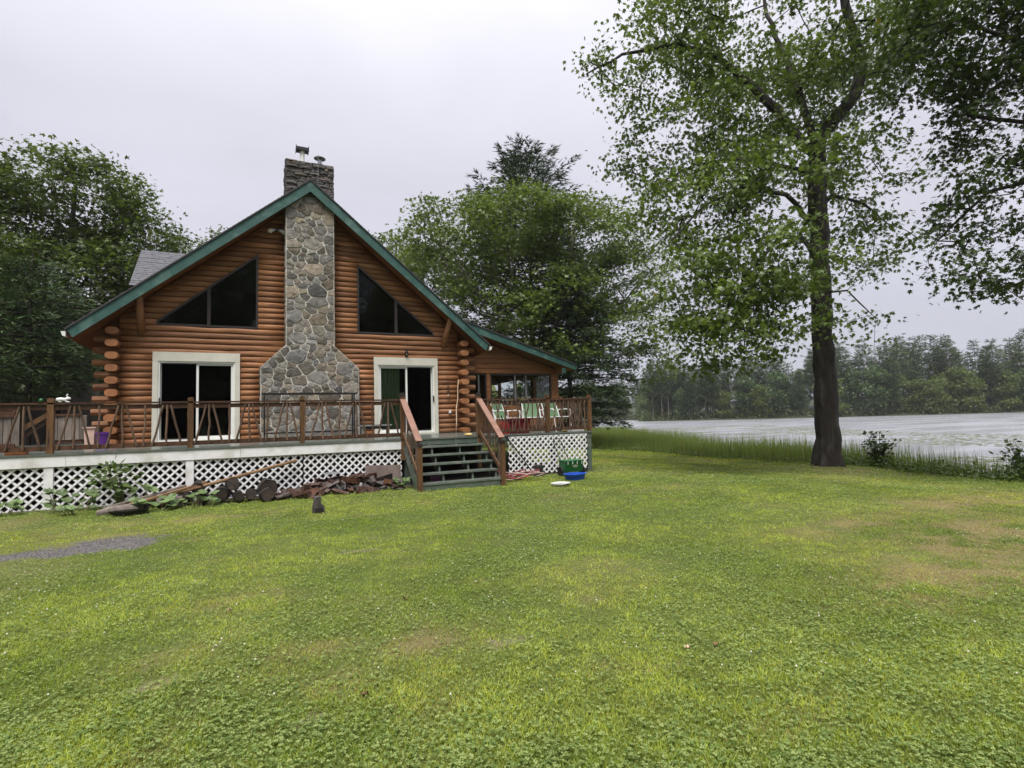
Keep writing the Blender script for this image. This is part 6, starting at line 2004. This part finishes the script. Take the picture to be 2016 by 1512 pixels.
cc = np.array((0.105, 0.170, 0.040)) + (np.array((0.350, 0.420, 0.150)) - np.array((0.105, 0.170, 0.040))) * rng.random((n, 1))
cc = np.repeat(np.tile(cc, (3, 1)), k, 0)
tag(np_mesh('clover', V, F, 'grass', col=cc), 'patches of clover leaves growing through the lawn', 'clover', kind='stuff')
# white clover heads
x, y, dd = lawn_points(2600, 3.0, 18, 1.2, rng)
dry, clo, bare = lawn_patch(x, y); ok = rng.random(len(x)) < 0.05 + 0.6 * clo * (1 - bare); x, y, dd = x[ok], y[ok], dd[ok]; n = len(x)
oc = np.array([(1, 0, 0), (-1, 0, 0), (0, 1, 0), (0, -1, 0), (0, 0, 1), (0, 0, -1)], float); of = np.array([(0, 2, 4), (2, 1, 4), (1, 3, 4), (3, 0, 4), (2, 0, 5), (1, 2, 5), (3, 1, 5), (0, 3, 5)])
rad = rng.uniform(0.005, 0.009, n) * np.maximum(1, dd / 9)
V = (np.stack([x, y, ground_z(x, y) + rng.uniform(0.035, 0.07, n)], 1)[:, None] + oc[None] * rad[:, None, None]).reshape(-1, 3)
F = ((np.arange(n) * 6)[:, None, None] + of[None]).reshape(-1, 3)
mat('clover_head', (0.62, 0.60, 0.52), (0.50, 0.46, 0.38), scale=60, rough=0.8)
tag(np_mesh('clover_flowers', V, F, 'clover_head'), 'small white clover heads dotted over the lawn', 'flowers', kind='stuff')
# grit on the bare strip
n = 5000
x = rng.uniform(-4, 0.5, n); y = rng.uniform(8.2, 10, n); _, _, bare = lawn_patch(x, y); ok = bare > 0.45; x, y = x[ok], y[ok]; n = len(x)
rad = rng.uniform(0.004, 0.014, n)
V = (np.stack([x, y, ground_z(x, y) + 0.003], 1)[:, None] + oc[None] * rad[:, None, None] * np.array([1, 1, 0.6])).reshape(-1, 3)
F = ((np.arange(n) * 6)[:, None, None] + of[None]).reshape(-1, 3)
mat('grit', (0.15, 0.14, 0.14), (0.08, 0.075, 0.075), scale=40, rough=0.6)
tag(np_mesh('gravel', V, F, 'grit'), 'dark grit on the bare strip in the lawn', 'gravel', kind='stuff')
# fallen leaves
for i, (x, y, m_) in enumerate(((1.15, 4.62, 'pole_wood'), (2.55, 2.75, 'pale_stick'), (-0.2, 5.05, 'pale_stick'), (0.55, 3.15, 'pole_wood'), (2.75, 2.70, 'pole_wood'))):
    tag(build('fallen_leaf', big_leaf((x, y, gz(x, y) + 0.03), 0.019, 0.25, i, random.Random(i)), m_), 'dry fallen leaf lying on the lawn', 'leaf', 'fallen leaves on the lawn')

# ------------------------------------------------------------------ rain haze
HZ = bpy.data.materials.new('haze'); HZ.use_nodes = True
t = HZ.node_tree; t.nodes.clear()
o_ = t.nodes.new('ShaderNodeOutputMaterial'); v_ = t.nodes.new('ShaderNodeVolumePrincipled')
v_.inputs['Color'].default_value = (0.93, 0.94, 1.0, 1); v_.inputs['Density'].default_value = 0.00024; v_.inputs['Anisotropy'].default_value = 0.0
t.links.new(v_.outputs[0], o_.inputs['Volume'])
MATS['haze'] = HZ
tag(build('haze', MB().box(-150, 460, -110, 330, -4.0, 34.0), 'haze'), 'thin grey rain haze hanging over the lake', 'haze', kind='stuff')
